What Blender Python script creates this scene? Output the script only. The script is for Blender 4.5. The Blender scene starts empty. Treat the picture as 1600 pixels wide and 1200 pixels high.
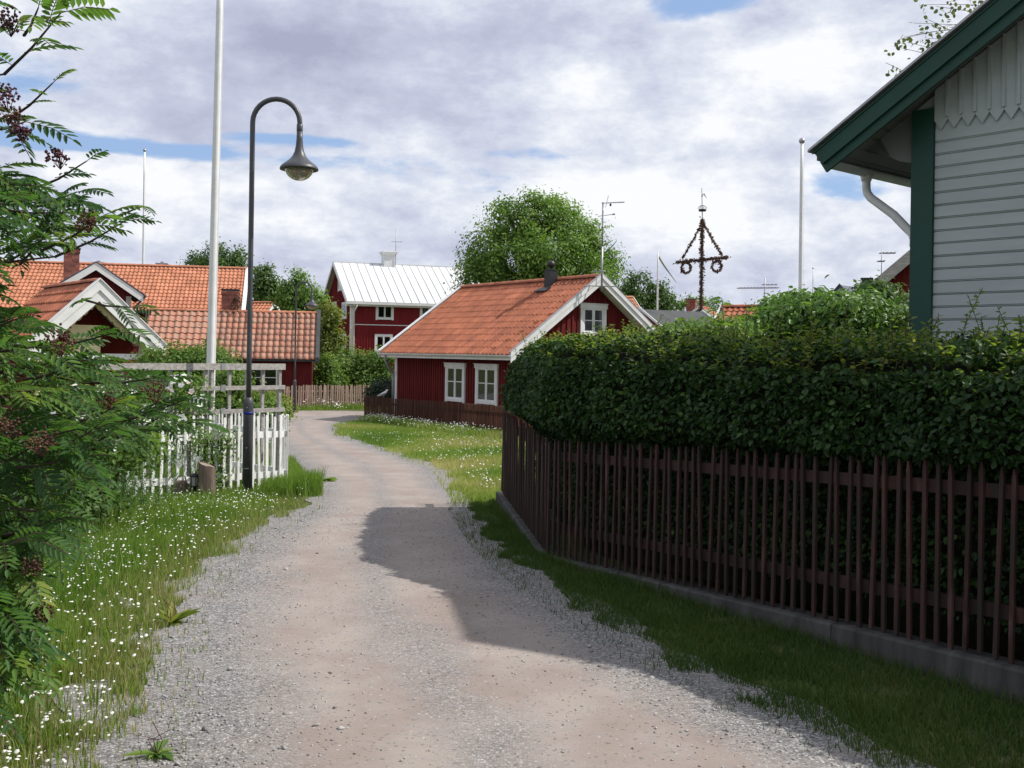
import bpy, math, random
import numpy as np
from mathutils import Vector, Matrix, noise as mnoise

random.seed(7)
RNG = np.random.default_rng(11)
S = bpy.context.scene
COL = S.collection
PI = math.pi

# ------------------------------------------------------------------ camera, sky, sun
EYE = 1.6; ROLL = 0.015; HOR = 552.0; FPX = 1600.0
cam_d = bpy.data.cameras.new('camera'); cam = bpy.data.objects.new('camera', cam_d); COL.objects.link(cam)
cam_d.sensor_width = 36; cam_d.lens = 36; cam_d.shift_y = -0.03; cam_d.clip_end = 3000; cam_d.clip_start = 0.05
cam.location = (0, 0, EYE); cam.rotation_euler = (PI/2, -ROLL, 0)
S.camera = cam
S.view_settings.view_transform = 'Standard'; S.view_settings.look = 'None'
S.view_settings.exposure = 0.0; S.view_settings.gamma = 1

SUN_AZ = math.radians(6)      # angle from +X towards +Y
SUN_EL = math.radians(47.5)
sd = bpy.data.lights.new('sun', 'SUN'); sun = bpy.data.objects.new('sun', sd); COL.objects.link(sun)
sd.energy = 5.0; sd.angle = math.radians(0.6); sd.color = (1, 0.955, 0.89)
tosun = Vector((math.cos(SUN_EL)*math.cos(SUN_AZ), math.cos(SUN_EL)*math.sin(SUN_AZ), math.sin(SUN_EL)))
sun.rotation_euler = tosun.to_track_quat('Z', 'Y').to_euler()

world = bpy.data.worlds.new('World'); S.world = world; world.use_nodes = True

class NT:
    """tiny helper round a node tree"""
    def __init__(s, nt): s.nt = nt; nt.nodes.clear()
    def n(s, t, **kw):
        nd = s.nt.nodes.new(t)
        for k, v in kw.items():
            if k.startswith('i_'):
                nd.inputs[k[2:].replace('_', ' ')].default_value = v
            else: setattr(nd, k, v)
        return nd
    def l(s, a, b): s.nt.links.new(a, b)
    def val(s, sock, v):
        if isinstance(v, bpy.types.NodeSocket): s.l(v, sock)
        else: sock.default_value = v
    def math(s, op, a, b=None, c=None, clamp=False):
        nd = s.nt.nodes.new('ShaderNodeMath'); nd.operation = op; nd.use_clamp = clamp
        s.val(nd.inputs[0], a)
        if b is not None: s.val(nd.inputs[1], b)
        if c is not None: s.val(nd.inputs[2], c)
        return nd.outputs[0]
    def mix(s, f, a, b, blend='MIX'):
        nd = s.nt.nodes.new('ShaderNodeMix'); nd.data_type = 'RGBA'; nd.blend_type = blend
        s.val(nd.inputs[0], f); s.val(nd.inputs[6], a if not isinstance(a, tuple) else (*a, 1)[:4])
        s.val(nd.inputs[7], b if not isinstance(b, tuple) else (*b, 1)[:4])
        return nd.outputs[2]
    def ramp(s, f, stops, interp='LINEAR'):
        nd = s.nt.nodes.new('ShaderNodeValToRGB'); cr = nd.color_ramp; cr.interpolation = interp
        while len(cr.elements) < len(stops): cr.elements.new(0.5)
        for e, (p, c) in zip(cr.elements, stops):
            e.position = p; e.color = (*c, 1) if isinstance(c, tuple) else (c, c, c, 1)
        s.l(f, nd.inputs[0]); return nd.outputs[0]
    def noise(s, vec, scale, detail=4, rough=0.55, dist=0.0, out=0):
        nd = s.nt.nodes.new('ShaderNodeTexNoise')
        nd.inputs['Scale'].default_value = scale; nd.inputs['Detail'].default_value = detail
        nd.inputs['Roughness'].default_value = rough; nd.inputs['Distortion'].default_value = dist
        if vec is not None: s.l(vec, nd.inputs['Vector'])
        return nd.outputs[out]
    def mapping(s, vec, scale=(1, 1, 1), loc=(0, 0, 0), rot=(0, 0, 0)):
        nd = s.nt.nodes.new('ShaderNodeMapping'); nd.inputs['Scale'].default_value = scale
        nd.inputs['Location'].default_value = loc; nd.inputs['Rotation'].default_value = rot
        s.l(vec, nd.inputs['Vector']); return nd.outputs[0]

def build_world():
    t = NT(world.node_tree)
    out = t.n('ShaderNodeOutputWorld'); bg = t.n('ShaderNodeBackground'); bg.inputs['Strength'].default_value = 0.1
    t.l(bg.outputs[0], out.inputs[0])
    sky = t.n('ShaderNodeTexSky'); sky.sky_type = 'NISHITA'; sky.sun_disc = False
    sky.sun_elevation = SUN_EL; sky.sun_rotation = math.radians(90) - SUN_AZ
    sky.air_density = 1.0; sky.dust_density = 0.6; sky.ozone_density = 1.4
    tc = t.n('ShaderNodeTexCoord'); d = tc.outputs['Generated']
    sep = t.n('ShaderNodeSeparateXYZ'); t.l(d, sep.inputs[0])
    x, y, z = sep.outputs
    zc = t.math('MAXIMUM', z, 0.0)
    den = t.math('ADD', zc, 0.22)
    px = t.math('DIVIDE', x, den); py = t.math('DIVIDE', y, den)
    cmb = t.n('ShaderNodeCombineXYZ'); t.l(px, cmb.inputs[0]); t.l(py, cmb.inputs[1])
    p = cmb.outputs[0]
    az = t.math('ARCTAN2', x, y)
    def blob(pxx, pyy, sx, sy, amp):
        a0 = math.atan((pxx-800)/FPX); e0 = (552+0.015*(pxx-800)-pyy)/FPX*math.cos(a0)
        e0 = math.sin(math.atan(e0))
        u = t.math('DIVIDE', t.math('SUBTRACT', az, a0), sx/FPX)
        v = t.math('DIVIDE', t.math('SUBTRACT', z, e0), sy/FPX)
        q = t.math('ADD', t.math('MULTIPLY', u, u), t.math('MULTIPLY', v, v))
        return t.math('MULTIPLY', t.math('EXPONENT', t.math('MULTIPLY', q, -1.0)), amp)
    def sumb(first, lst):
        acc = first
        for b in lst: acc = t.math('ADD', acc, blob(*b))
        return acc
    # coverage: mostly overcast broken cloud with a few blue windows
    n1 = t.noise(t.mapping(p, (0.9, 1.15, 1), (3.1, 1.7, 0)), 1.4, 9, 0.60, 0.25)
    cov = sumb(n1, [(140, 226, 330, 17, -0.36), (420, 214, 160, 11, -0.22), (1110, 4, 90, 26, -0.20),
                    (1330, 292, 130, 32, -0.15), (400, 42, 60, 10, -0.16), (700, 236, 330, 12, -0.07),
                    (640, 130, 420, 110, 0.12), (300, 330, 300, 60, 0.10), (1020, 330, 240, 70, 0.10), (1050, 130, 300, 60, 0.06)])
    mask = t.ramp(cov, [(0.33, 0.0), (0.44, 1.0)], 'EASE')
    # tone of the clouds: broad grey bases and white tops
    n2 = t.noise(t.mapping(p, (1.1, 1.2, 1), (9.4, 4.2, 0)), 2.0, 10, 0.60, 0.1)
    n3 = t.noise(t.mapping(d, (4.2, 4.2, 8.0), (1, 2, 3)), 1.8, 12, 0.65, 0.0)
    tone = t.math('ADD', t.math('MULTIPLY', n2, 0.35), t.math('MULTIPLY', n3, 0.85))
    tone = sumb(tone, [(520, 90, 330, 70, -0.22), (950, 40, 330, 50, -0.08), (330, 170, 220, 50, -0.07), (700, 225, 400, 30, -0.05),
                       (300, 275, 260, 34, 0.12), (1000, 330, 200, 60, 0.17), (780, 300, 200, 50, 0.05), (1150, 380, 200, 40, 0.06),
                       (40, 20, 90, 60, 0.10), (1250, 90, 260, 60, 0.10), (860, 140, 110, 30, 0.10), (620, 400, 500, 30, -0.08), (1330, 420, 200, 40, -0.05), (1200, 210, 300, 24, 0.08)])
    ctone = t.ramp(tone, [(0.30, (4.1, 4.4, 5.85)), (0.48, (5.6, 5.95, 7.45)), (0.60, (7.3, 7.7, 8.8)), (0.72, (9.7, 9.9, 10.2))])
    skyc = t.mix(0.62, sky.outputs[0], (4.0, 5.9, 9.6))
    c = t.mix(mask, skyc, ctone)
    t.l(c, bg.inputs['Color'])
build_world()

# ------------------------------------------------------------------ picture geometry helpers
CR, SR = math.cos(ROLL), math.sin(ROLL)
def W(px, py, Y):
    """point of the place seen at photo pixel (px,py) at distance Y"""
    xc = (px-800)/FPX; yc = (HOR-py)/FPX
    return Vector(((xc*CR-yc*SR)*Y, Y, EYE+(xc*SR+yc*CR)*Y))
YK = 36.5
def GZ(y): return -0.022*min(max(y, -6), YK)
def GZa(y): return -0.022*np.clip(y, -6, YK)
def G(px, py):
    xc = (px-800)/FPX; yc = (HOR-py)/FPX
    zc = xc*SR+yc*CR
    Y = EYE/(-zc-0.022)
    if Y > YK or Y < 0: Y = (EYE+0.022*YK)/(-zc)
    return Vector(((xc*CR-yc*SR)*Y, Y, GZ(Y)))

# ------------------------------------------------------------------ object helpers
ROOTM = {}
def props(o, label=None, cat=None, group=None, kind=None):
    if label: o['label'] = label
    if cat: o['category'] = cat
    if group: o['group'] = group
    if kind: o['kind'] = kind
    return o
def thing(name, label, cat, loc=(0, 0, 0), rz=0.0, group=None):
    o = bpy.data.objects.new(name, None); COL.objects.link(o)
    o.location = loc; o.rotation_euler = (0, 0, rz); o.empty_display_size = 0.2
    props(o, label, cat, group)
    ROOTM[o.name] = (Matrix.Translation(Vector(loc)) @ Matrix.Rotation(rz, 4, 'Z'))
    return o
def rootmat(o):
    while o is not None:
        if o.name in ROOTM: return ROOTM[o.name]
        o = o.parent
    return Matrix.Identity(4)

class MB:
    def __init__(s): s.v = []; s.f = []; s.r = []; s.cur = 0.5
    def face(s, *idx): s.f.append(tuple(idx)); s.r.append(s.cur)
    def hexa(s, P):
        b = len(s.v); s.v += [Vector(p) for p in P]
        for q in ((0, 3, 2, 1), (4, 5, 6, 7), (0, 1, 5, 4), (1, 2, 6, 5), (2, 3, 7, 6), (3, 0, 4, 7)):
            s.face(*[b+i for i in q])
    def box(s, x0, x1, y0, y1, z0, z1):
        s.hexa([(x0, y0, z0), (x1, y0, z0), (x1, y1, z0), (x0, y1, z0), (x0, y0, z1), (x1, y0, z1), (x1, y1, z1), (x0, y1, z1)])
    def obox(s, c, a, b, n):
        c, a, b, n = Vector(c), Vector(a), Vector(b), Vector(n)
        s.hexa([c-a-b-n, c+a-b-n, c+a+b-n, c-a+b-n, c-a-b+n, c+a-b+n, c+a+b+n, c-a+b+n])
    def beam(s, p, q, w, h, up=(0, 0, 1)):
        p, q, up = Vector(p), Vector(q), Vector(up)
        d = (q-p); side = d.cross(up).normalized(); u = side.cross(d).normalized()
        s.obox((p+q)/2, d/2, side*w/2, u*h/2)
    def prism(s, pts, off):
        """planar polygon pts extruded by vector off"""
        off = Vector(off); n = len(pts); b = len(s.v)
        s.v += [Vector(p) for p in pts] + [Vector(p)+off for p in pts]
        s.face(*[b+i for i in range(n)][::-1]); s.face(*[b+n+i for i in range(n)])
        for i in range(n):
            j = (i+1) % n; s.face(b+i, b+j, b+n+j, b+n+i)
    def tube(s, pts, r, n=8, cap=True):
        pts = [Vector(p) for p in pts]; m = len(pts)
        rr = r if isinstance(r, (list, tuple)) else [r]*m
        b = len(s.v); prev = None
        for i, p in enumerate(pts):
            d = (pts[min(i+1, m-1)]-pts[max(i-1, 0)]).normalized()
            if prev is None:
                a = d.cross(Vector((0, 0, 1)))
                if a.length < 1e-3: a = d.cross(Vector((1, 0, 0)))
            else: a = prev - d*prev.dot(d)
            a.normalize(); prev = a; c = d.cross(a)
            for k in range(n):
                t = 2*PI*k/n; s.v.append(p+(a*math.cos(t)+c*math.sin(t))*rr[i])
        for i in range(m-1):
            for k in range(n):
                k2 = (k+1) % n
                s.face(b+i*n+k, b+i*n+k2, b+(i+1)*n+k2, b+(i+1)*n+k)
        if cap:
            s.face(*[b+k for k in range(n)][::-1]); s.face(*[b+(m-1)*n+k for k in range(n)])
    def lathe(s, prof, n=24, c=(0, 0, 0)):
        c = Vector(c); b = len(s.v); m = len(prof)
        for (r, z) in prof:
            for k in range(n):
                t = 2*PI*k/n; s.v.append(c+Vector((r*math.cos(t), r*math.sin(t), z)))
        for i in range(m-1):
            for k in range(n):
                k2 = (k+1) % n; s.face(b+i*n+k, b+i*n+k2, b+(i+1)*n+k2, b+(i+1)*n+k)
        s.face(*[b+k for k in range(n)][::-1]); s.face(*[b+(m-1)*n+k for k in range(n)])
    def sphere(s, c, r, n=12, sc=(1, 1, 1)):
        c = Vector(c); b = len(s.v); m = n//2
        for i in range(1, m):
            ph = PI*i/m
            for k in range(n):
                t = 2*PI*k/n
                s.v.append(c+Vector((r*sc[0]*math.sin(ph)*math.cos(t), r*sc[1]*math.sin(ph)*math.sin(t), r*sc[2]*math.cos(ph))))
        s.v += [c+Vector((0, 0, r*sc[2])), c-Vector((0, 0, r*sc[2]))]; T = b+(m-1)*n
        for i in range(m-2):
            for k in range(n):
                k2 = (k+1) % n; s.face(b+i*n+k, b+(i+1)*n+k, b+(i+1)*n+k2, b+i*n+k2)
        for k in range(n):
            k2 = (k+1) % n; s.face(T, b+k, b+k2); s.face(T+1, b+(m-2)*n+k2, b+(m-2)*n+k)
    def build(s, name, m, parent=None, world=False, smooth=False, **kw):
        me = bpy.data.meshes.new(name)
        if parent is not None and world:
            inv = rootmat(parent).inverted(); vs = [inv @ v for v in s.v]
        else: vs = s.v
        me.from_pydata([tuple(v) for v in vs], [], s.f)
        at = me.attributes.new('rnd', 'FLOAT', 'FACE'); at.data.foreach_set('value', s.r)
        if smooth: me.polygons.foreach_set('use_smooth', [True]*len(s.f))
        me.materials.append(m); me.update()
        o = bpy.data.objects.new(name, me); COL.objects.link(o)
        if parent is not None: o.parent = parent
        props(o, **kw); return o

def place(name, me, parent, M=None, **kw):
    """another object on shared mesh data"""
    o = bpy.data.objects.new(name, me); COL.objects.link(o); o.parent = parent
    if M is not None: o.matrix_local = M
    props(o, **kw); return o

def np_mesh(name, V, F, rnd, m, parent=None, smooth=False, world=True, **kw):
    """V (n,3), F (f,k) all faces of k corners, rnd per face"""
    V = np.asarray(V, dtype=np.float64); F = np.asarray(F, dtype=np.int32)
    if parent is not None and world:
        M = np.array(rootmat(parent).inverted()); V = V @ M[:3, :3].T + M[:3, 3]
    me = bpy.data.meshes.new(name); k = F.shape[1]
    me.vertices.add(len(V)); me.vertices.foreach_set('co', V.astype(np.float32).ravel())
    me.loops.add(F.size); me.loops.foreach_set('vertex_index', F.ravel())
    me.polygons.add(len(F)); me.polygons.foreach_set('loop_start', np.arange(0, F.size, k, dtype=np.int32))
    me.polygons.foreach_set('loop_total', np.full(len(F), k, dtype=np.int32))
    if smooth: me.polygons.foreach_set('use_smooth', np.ones(len(F), dtype=bool))
    at = me.attributes.new('rnd', 'FLOAT', 'FACE'); at.data.foreach_set('value', np.asarray(rnd, dtype=np.float32))
    me.materials.append(m); me.update(calc_edges=True)
    o = bpy.data.objects.new(name, me); COL.objects.link(o)
    if parent is not None: o.parent = parent
    props(o, **kw); return o

# ------------------------------------------------------------------ materials
def newmat(name):
    m = bpy.data.materials.new(name); m.use_nodes = True
    t = NT(m.node_tree); out = t.n('ShaderNodeOutputMaterial'); b = t.n('ShaderNodeBsdfPrincipled')
    t.l(b.outputs[0], out.inputs[0]); return m, t, b, out
def bump(t, b, h, strength=0.3, dist=0.01):
    bn = t.n('ShaderNodeBump'); bn.inputs['Strength'].default_value = strength; bn.inputs['Distance'].default_value = dist
    t.l(h, bn.inputs['Height']); t.l(bn.outputs[0], b.inputs['Normal'])
def pmat(name, c1, c2=None, scale=3.0, rough=0.6, bs=0.0, bscale=30.0, spec=0.3, metal=0.0, stretch=(1, 1, 1), rndamt=0.0, c3=None, lo=0.35, hi=0.68, objrnd=0.0):
    m, t, b, out = newmat(name)
    b.inputs['Roughness'].default_value = rough; b.inputs['Specular IOR Level'].default_value = spec
    b.inputs['Metallic'].default_value = metal
    tc = t.n('ShaderNodeTexCoord'); v = t.mapping(tc.outputs['Object'], stretch)
    c = None
    if c2 is None: c2 = tuple(x*0.8 for x in c1)
    oi = t.n('ShaderNodeObjectInfo')
    vv = t.n('ShaderNodeVectorMath'); vv.operation = 'ADD'; t.l(v, vv.inputs[0])
    k = t.n('ShaderNodeVectorMath'); k.operation = 'SCALE'; k.inputs[0].default_value = (37., 17., 53.); t.l(oi.outputs['Random'], k.inputs['Scale'])
    t.l(k.outputs[0], vv.inputs[1])
    f = t.noise(vv.outputs[0], scale, 6, 0.6)
    stops = [(lo, c2), (hi, c1)] if c3 is None else [(lo, c2), ((lo+hi)/2, c1), (hi, c3)]
    c = t.ramp(f, stops)
    if rndamt or objrnd:
        at = t.n('ShaderNodeAttribute'); at.attribute_name = 'rnd'
        s1 = t.math('MULTIPLY_ADD', t.math('SUBTRACT', at.outputs['Fac'], 0.5), rndamt*2, 1.0)
        s2 = t.math('MULTIPLY_ADD', t.math('SUBTRACT', oi.outputs['Random'], 0.5), objrnd*2, s1)
        cm = t.n('ShaderNodeVectorMath'); cm.operation = 'SCALE'; t.l(c, cm.inputs[0]); t.l(s2, cm.inputs['Scale']); c = cm.outputs[0]
    t.l(c, b.inputs['Base Color'])
    if bs: bump(t, b, t.noise(vv.outputs[0], bscale, 5, 0.6), bs, 0.01)
    return m
def leafmat(name, stops, trans=0.35, rough=0.5, spec=0.25, tcol=None):
    m, t, b, out = newmat(name)
    b.inputs['Roughness'].default_value = rough; b.inputs['Specular IOR Level'].default_value = spec
    at = t.n('ShaderNodeAttribute'); at.attribute_name = 'rnd'
    c = t.ramp(at.outputs['Fac'], stops); t.l(c, b.inputs['Base Color'])
    tr = t.n('ShaderNodeBsdfTranslucent'); cc = t.mix(1.0, c, tcol or (1.25, 1.35, 0.6), 'MULTIPLY'); t.l(cc, tr.inputs[0])
    mx = t.n('ShaderNodeMixShader'); mx.inputs[0].default_value = trans
    t.l(b.outputs[0], mx.inputs[1]); t.l(tr.outputs[0], mx.inputs[2]); t.l(mx.outputs[0], out.inputs[0])
    return m

M = {}
M['red'] = pmat('falu_red_boards', (0.150, 0.020, 0.019), (0.098, 0.013, 0.013), 2.2, 0.85, 0.25, 40, 0.15, stretch=(5, 5, 0.7), rndamt=0.15)
M['red_dull'] = pmat('dull_red_boards', (0.125, 0.020, 0.022), (0.085, 0.013, 0.015), 2.0, 0.85, 0.25, 40, 0.15, stretch=(5, 5, 0.7), rndamt=0.15)
M['red_bright'] = pmat('bright_red_boards', (0.215, 0.022, 0.026), (0.16, 0.016, 0.020), 1.4, 0.8, 0.2, 30, 0.15, stretch=(5, 5, 0.7), rndamt=0.12)
M['white'] = pmat('white_paint', (0.78, 0.78, 0.77), (0.66, 0.66, 0.65), 2.5, 0.55, 0.08, 40, 0.3)
M['white_worn'] = pmat('worn_white_paint', (0.80, 0.80, 0.78), (0.50, 0.48, 0.44), 9, 0.6, 0.2, 60, 0.3, stretch=(3, 3, 0.8), lo=0.28, hi=0.48, objrnd=0.06)
M['grey_wood'] = pmat('weathered_wood', (0.46, 0.44, 0.41), (0.27, 0.255, 0.235), 5, 0.85, 0.35, 60, 0.15, stretch=(1, 6, 6), objrnd=0.08)
M['grey_stake'] = pmat('grey_brown_pickets', (0.34, 0.25, 0.20), (0.20, 0.145, 0.115), 5, 0.85, 0.3, 60, 0.15, stretch=(5, 5, 0.6), objrnd=0.22)
M['brown_picket'] = pmat('dark_brown_picket', (0.105, 0.050, 0.032), (0.058, 0.030, 0.022), 4, 0.8, 0.3, 60, 0.15, stretch=(4, 4, 0.5), objrnd=0.3)
M['dark_picket'] = pmat('peeling_red_picket', (0.046, 0.021, 0.017), (0.028, 0.021, 0.018), 3.2, 0.75, 0.5, 45, 0.3, stretch=(4, 4, 0.7), c3=(0.13, 0.08, 0.068), lo=0.36, hi=0.80, objrnd=0.32)
M['concrete'] = pmat('concrete', (0.095, 0.092, 0.088), (0.038, 0.038, 0.036), 2.6, 0.9, 0.6, 30, 0.2, stretch=(3, 3, 0.6))
M['black'] = pmat('black_metal', (0.022, 0.022, 0.025), (0.016, 0.016, 0.018), 3, 0.45, 0.05, 40, 0.4)
M['lampgrey'] = pmat('dark_grey_lamp_paint', (0.062, 0.064, 0.070), (0.048, 0.05, 0.056), 5, 0.42, 0.04, 60, 0.45)
M['galv'] = pmat('galvanised_metal', (0.42, 0.42, 0.43), (0.30, 0.30, 0.31), 6, 0.45, 0.0, 40, 0.4, metal=0.5)
M['alu'] = pmat('dull_aluminium', (0.35, 0.35, 0.36), (0.25, 0.25, 0.26), 6, 0.5, 0, 40, 0.4)
M['green_paint'] = pmat('dark_green_paint', (0.015, 0.062, 0.044), (0.012, 0.050, 0.036), 3, 0.5, 0.08, 40, 0.3)
M['house_white'] = pmat('pale_grey_siding', (0.40, 0.44, 0.435), (0.35, 0.39, 0.385), 2.0, 0.6, 0.06, 50, 0.3, stretch=(0.7, 4, 4), objrnd=0.03)
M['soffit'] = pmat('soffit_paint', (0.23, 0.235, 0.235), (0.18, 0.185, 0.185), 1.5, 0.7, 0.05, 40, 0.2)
M['cream'] = pmat('cream_paint', (0.75, 0.66, 0.40), (0.66, 0.57, 0.34), 3, 0.6)
M['white_metal'] = pmat('white_sheet_roof', (0.70, 0.71, 0.71), (0.60, 0.61, 0.61), 1.2, 0.5, 0.05, 10, 0.35, rndamt=0.05)
M['dark_roof'] = pmat('dark_sheet_roof', (0.075, 0.08, 0.082), (0.05, 0.055, 0.055), 2, 0.7, 0.1, 20, 0.25)
M['slate'] = pmat('blue_grey_sheet_roof', (0.09, 0.10, 0.135), (0.07, 0.078, 0.11), 2, 0.6)
M['tile'] = pmat('orange_tile', (0.42, 0.150, 0.080), (0.30, 0.105, 0.060), 1.6, 0.75, 0.15, 30, 0.25, rndamt=0.16)
M['tile_pale'] = pmat('pale_orange_tile', (0.50, 0.215, 0.125), (0.40, 0.16, 0.09), 1.2, 0.8, 0.1, 30, 0.2, rndamt=0.14)
def old_tile():
    m, t, b, out = newmat('old_pink_tile'); b.inputs['Roughness'].default_value = 0.85; b.inputs['Specular IOR Level'].default_value = 0.2
    oi = t.n('ShaderNodeObjectInfo'); tc = t.n('ShaderNodeTexCoord')
    base = t.ramp(oi.outputs['Random'], [(0.0, (0.30, 0.125, 0.09)), (0.4, (0.42, 0.18, 0.118)), (0.75, (0.48, 0.225, 0.15)), (1.0, (0.34, 0.18, 0.14))])
    k = t.n('ShaderNodeVectorMath'); k.operation = 'SCALE'; k.inputs[0].default_value = (37., 17., 53.); t.l(oi.outputs['Random'], k.inputs['Scale'])
    v = t.n('ShaderNodeVectorMath'); v.operation = 'ADD'; t.l(tc.outputs['Object'], v.inputs[0]); t.l(k.outputs[0], v.inputs[1])
    n = t.noise(v.outputs[0], 9, 5, 0.65); f = t.ramp(n, [(0.47, 0.0), (0.62, 0.9)])
    c = t.mix(f, base, (0.30, 0.26, 0.20)); n2 = t.noise(v.outputs[0], 5, 5, 0.6); f2 = t.ramp(n2, [(0.55, 0.0), (0.75, 0.7)])
    c = t.mix(f2, c, (0.12, 0.06, 0.05)); t.l(c, b.inputs['Base Color']); bump(t, b, n, 0.4, 0.01); return m
M['tile_old'] = old_tile()
M['brick'] = pmat('red_brick', (0.34, 0.125, 0.09), (0.22, 0.08, 0.062), 8, 0.9, 0.4, 40, 0.15, rndamt=0.35)
M['mortar'] = pmat('mortar', (0.34, 0.31, 0.28), (0.25, 0.23, 0.21), 9, 0.95)
M['dark_in'] = pmat('dark_window_backing', (0.02, 0.02, 0.022), (0.012, 0.012, 0.013), 3, 0.9)  # near-black colour painting the shade of unlit rooms behind glass
M['curtain'] = pmat('net_curtain', (0.62, 0.60, 0.72), (0.34, 0.33, 0.40), 9, 0.9, 0.3, 20, 0.1, stretch=(6, 6, 0.4))
M['potted'] = pmat('window_plant_pink', (0.40, 0.17, 0.18), (0.06, 0.09, 0.04), 16, 0.8)
M['bark'] = pmat('bark', (0.13, 0.105, 0.085), (0.06, 0.048, 0.038), 6, 0.9, 0.6, 20, 0.15, stretch=(3, 3, 0.6))
M['twig'] = pmat('twig', (0.085, 0.06, 0.045), (0.045, 0.032, 0.026), 8, 0.85)
M['stump'] = pmat('stump_wood', (0.20, 0.155, 0.125), (0.085, 0.062, 0.052), 5, 0.9, 0.6, 22, 0.15, stretch=(4, 4, 0.5))
M['stump_top'] = pmat('stump_end_grain', (0.30, 0.25, 0.20), (0.16, 0.13, 0.105), 8, 0.9, 0.4, 40)
M['berry'] = pmat('faded_flower_heads', (0.135, 0.062, 0.036), (0.055, 0.026, 0.022), 30, 0.85, rndamt=0.4)
M['berry_dark'] = pmat('purple_flower_heads', (0.105, 0.035, 0.050), (0.045, 0.018, 0.026), 30, 0.85, rndamt=0.4)
M['petal'] = leafmat('white_petals', [(0, (0.80, 0.80, 0.76)), (0.85, (0.86, 0.85, 0.80)), (1, (0.85, 0.72, 0.70))], 0.2, 0.6, 0.2, (1, 1, 1))
M['pink_petal'] = leafmat('pale_pink_petals', [(0, (0.82, 0.76, 0.75)), (1, (0.78, 0.55, 0.55))], 0.2, 0.6, 0.2, (1, 1, 1))
M['garland'] = leafmat('withered_garland', [(0, (0.070, 0.045, 0.032)), (0.5, (0.18, 0.10, 0.075)), (1, (0.30, 0.18, 0.14))], 0.1, 0.9, 0.1)
M['feather'] = pmat('white_feathers', (0.80, 0.80, 0.80), (0.72, 0.72, 0.73), 20, 0.8)
M['feather_grey'] = pmat('grey_feathers', (0.40, 0.41, 0.43), (0.32, 0.33, 0.35), 20, 0.8)
M['beak'] = pmat('yellow_beak', (0.55, 0.36, 0.05), None, 20, 0.5)
M['blue'] = pmat('blue_tape', (0.010, 0.018, 0.22), (0.008, 0.015, 0.18), 9, 0.5)
M['pennant'] = pmat('blue_yellow_pennant', (0.10, 0.13, 0.20), (0.35, 0.32, 0.12), 3, 0.7)
M['hedge'] = leafmat('hedge_leaf', [(0, (0.016, 0.038, 0.013)), (0.5, (0.032, 0.072, 0.021)), (0.9, (0.062, 0.125, 0.030)), (1, (0.11, 0.165, 0.040))], 0.25, 0.5, 0.22)
M['hedge_tip_lit'] = leafmat('sunlit_hedge_shoot_leaf', [(0, (0.090, 0.16, 0.034)), (0.6, (0.15, 0.22, 0.046)), (1, (0.23, 0.25, 0.06))], 0.48)  # yellow-green young leaves, brightened to paint sunlight on the hedge top
M['core'] = pmat('dark_hedge_core', (0.022, 0.024, 0.013), (0.010, 0.011, 0.007), 9, 0.95, 1.0, 14, 0.05)  # dark colour painting the shade inside the hedge
M['rowan'] = leafmat('rowan_leaf', [(0, (0.038, 0.092, 0.036)), (0.5, (0.080, 0.165, 0.045)), (0.85, (0.14, 0.24, 0.055)), (1, (0.26, 0.29, 0.07))], 0.52, 0.48, 0.28)
M['tree'] = leafmat('tree_leaf', [(0, (0.070, 0.14, 0.032)), (0.55, (0.135, 0.24, 0.050)), (1, (0.24, 0.35, 0.070))], 0.42)
M['tree_dark'] = leafmat('dark_tree_leaf', [(0, (0.036, 0.080, 0.024)), (0.55, (0.070, 0.135, 0.034)), (1, (0.13, 0.20, 0.045))], 0.4)
M['bush'] = leafmat('bush_leaf', [(0, (0.065, 0.13, 0.032)), (0.5, (0.12, 0.21, 0.045)), (1, (0.22, 0.30, 0.065))], 0.42)
M['bush_big'] = leafmat('glossy_shrub_leaf', [(0, (0.055, 0.125, 0.026)), (0.5, (0.10, 0.20, 0.040)), (1, (0.18, 0.29, 0.065))], 0.38, 0.42, 0.35)
M['conifer'] = leafmat('dark_evergreen_leaf', [(0, (0.012, 0.024, 0.013)), (1, (0.034, 0.055, 0.026))], 0.1, 0.6)
M['lilacyel'] = leafmat('yellow_green_leaf', [(0, (0.085, 0.14, 0.030)), (0.5, (0.16, 0.21, 0.042)), (1, (0.28, 0.28, 0.065))], 0.42)
M['birch'] = leafmat('birch_leaf', [(0, (0.07, 0.11, 0.035)), (1, (0.17, 0.19, 0.08))], 0.35)
M['fern'] = leafmat('feathery_leaf', [(0, (0.065, 0.14, 0.048)), (1, (0.13, 0.23, 0.08))], 0.4)
M['grass'] = leafmat('grass_blade', [(0, (0.10, 0.18, 0.036)), (0.45, (0.175, 0.275, 0.055)), (0.75, (0.255, 0.33, 0.085)), (1, (0.44, 0.40, 0.20))], 0.45, 0.55, 0.2)
M['grass_dark'] = leafmat('dark_grass_blade', [(0, (0.035, 0.075, 0.016)), (0.6, (0.065, 0.115, 0.024)), (1, (0.12, 0.14, 0.045))], 0.3, 0.55, 0.2)  # darker green blades for the strip under the dark fence
M['grass_dry'] = leafmat('dry_grass_blade', [(0, (0.17, 0.195, 0.06)), (0.5, (0.28, 0.27, 0.12)), (1, (0.46, 0.40, 0.24))], 0.35, 0.7, 0.15)

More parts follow.
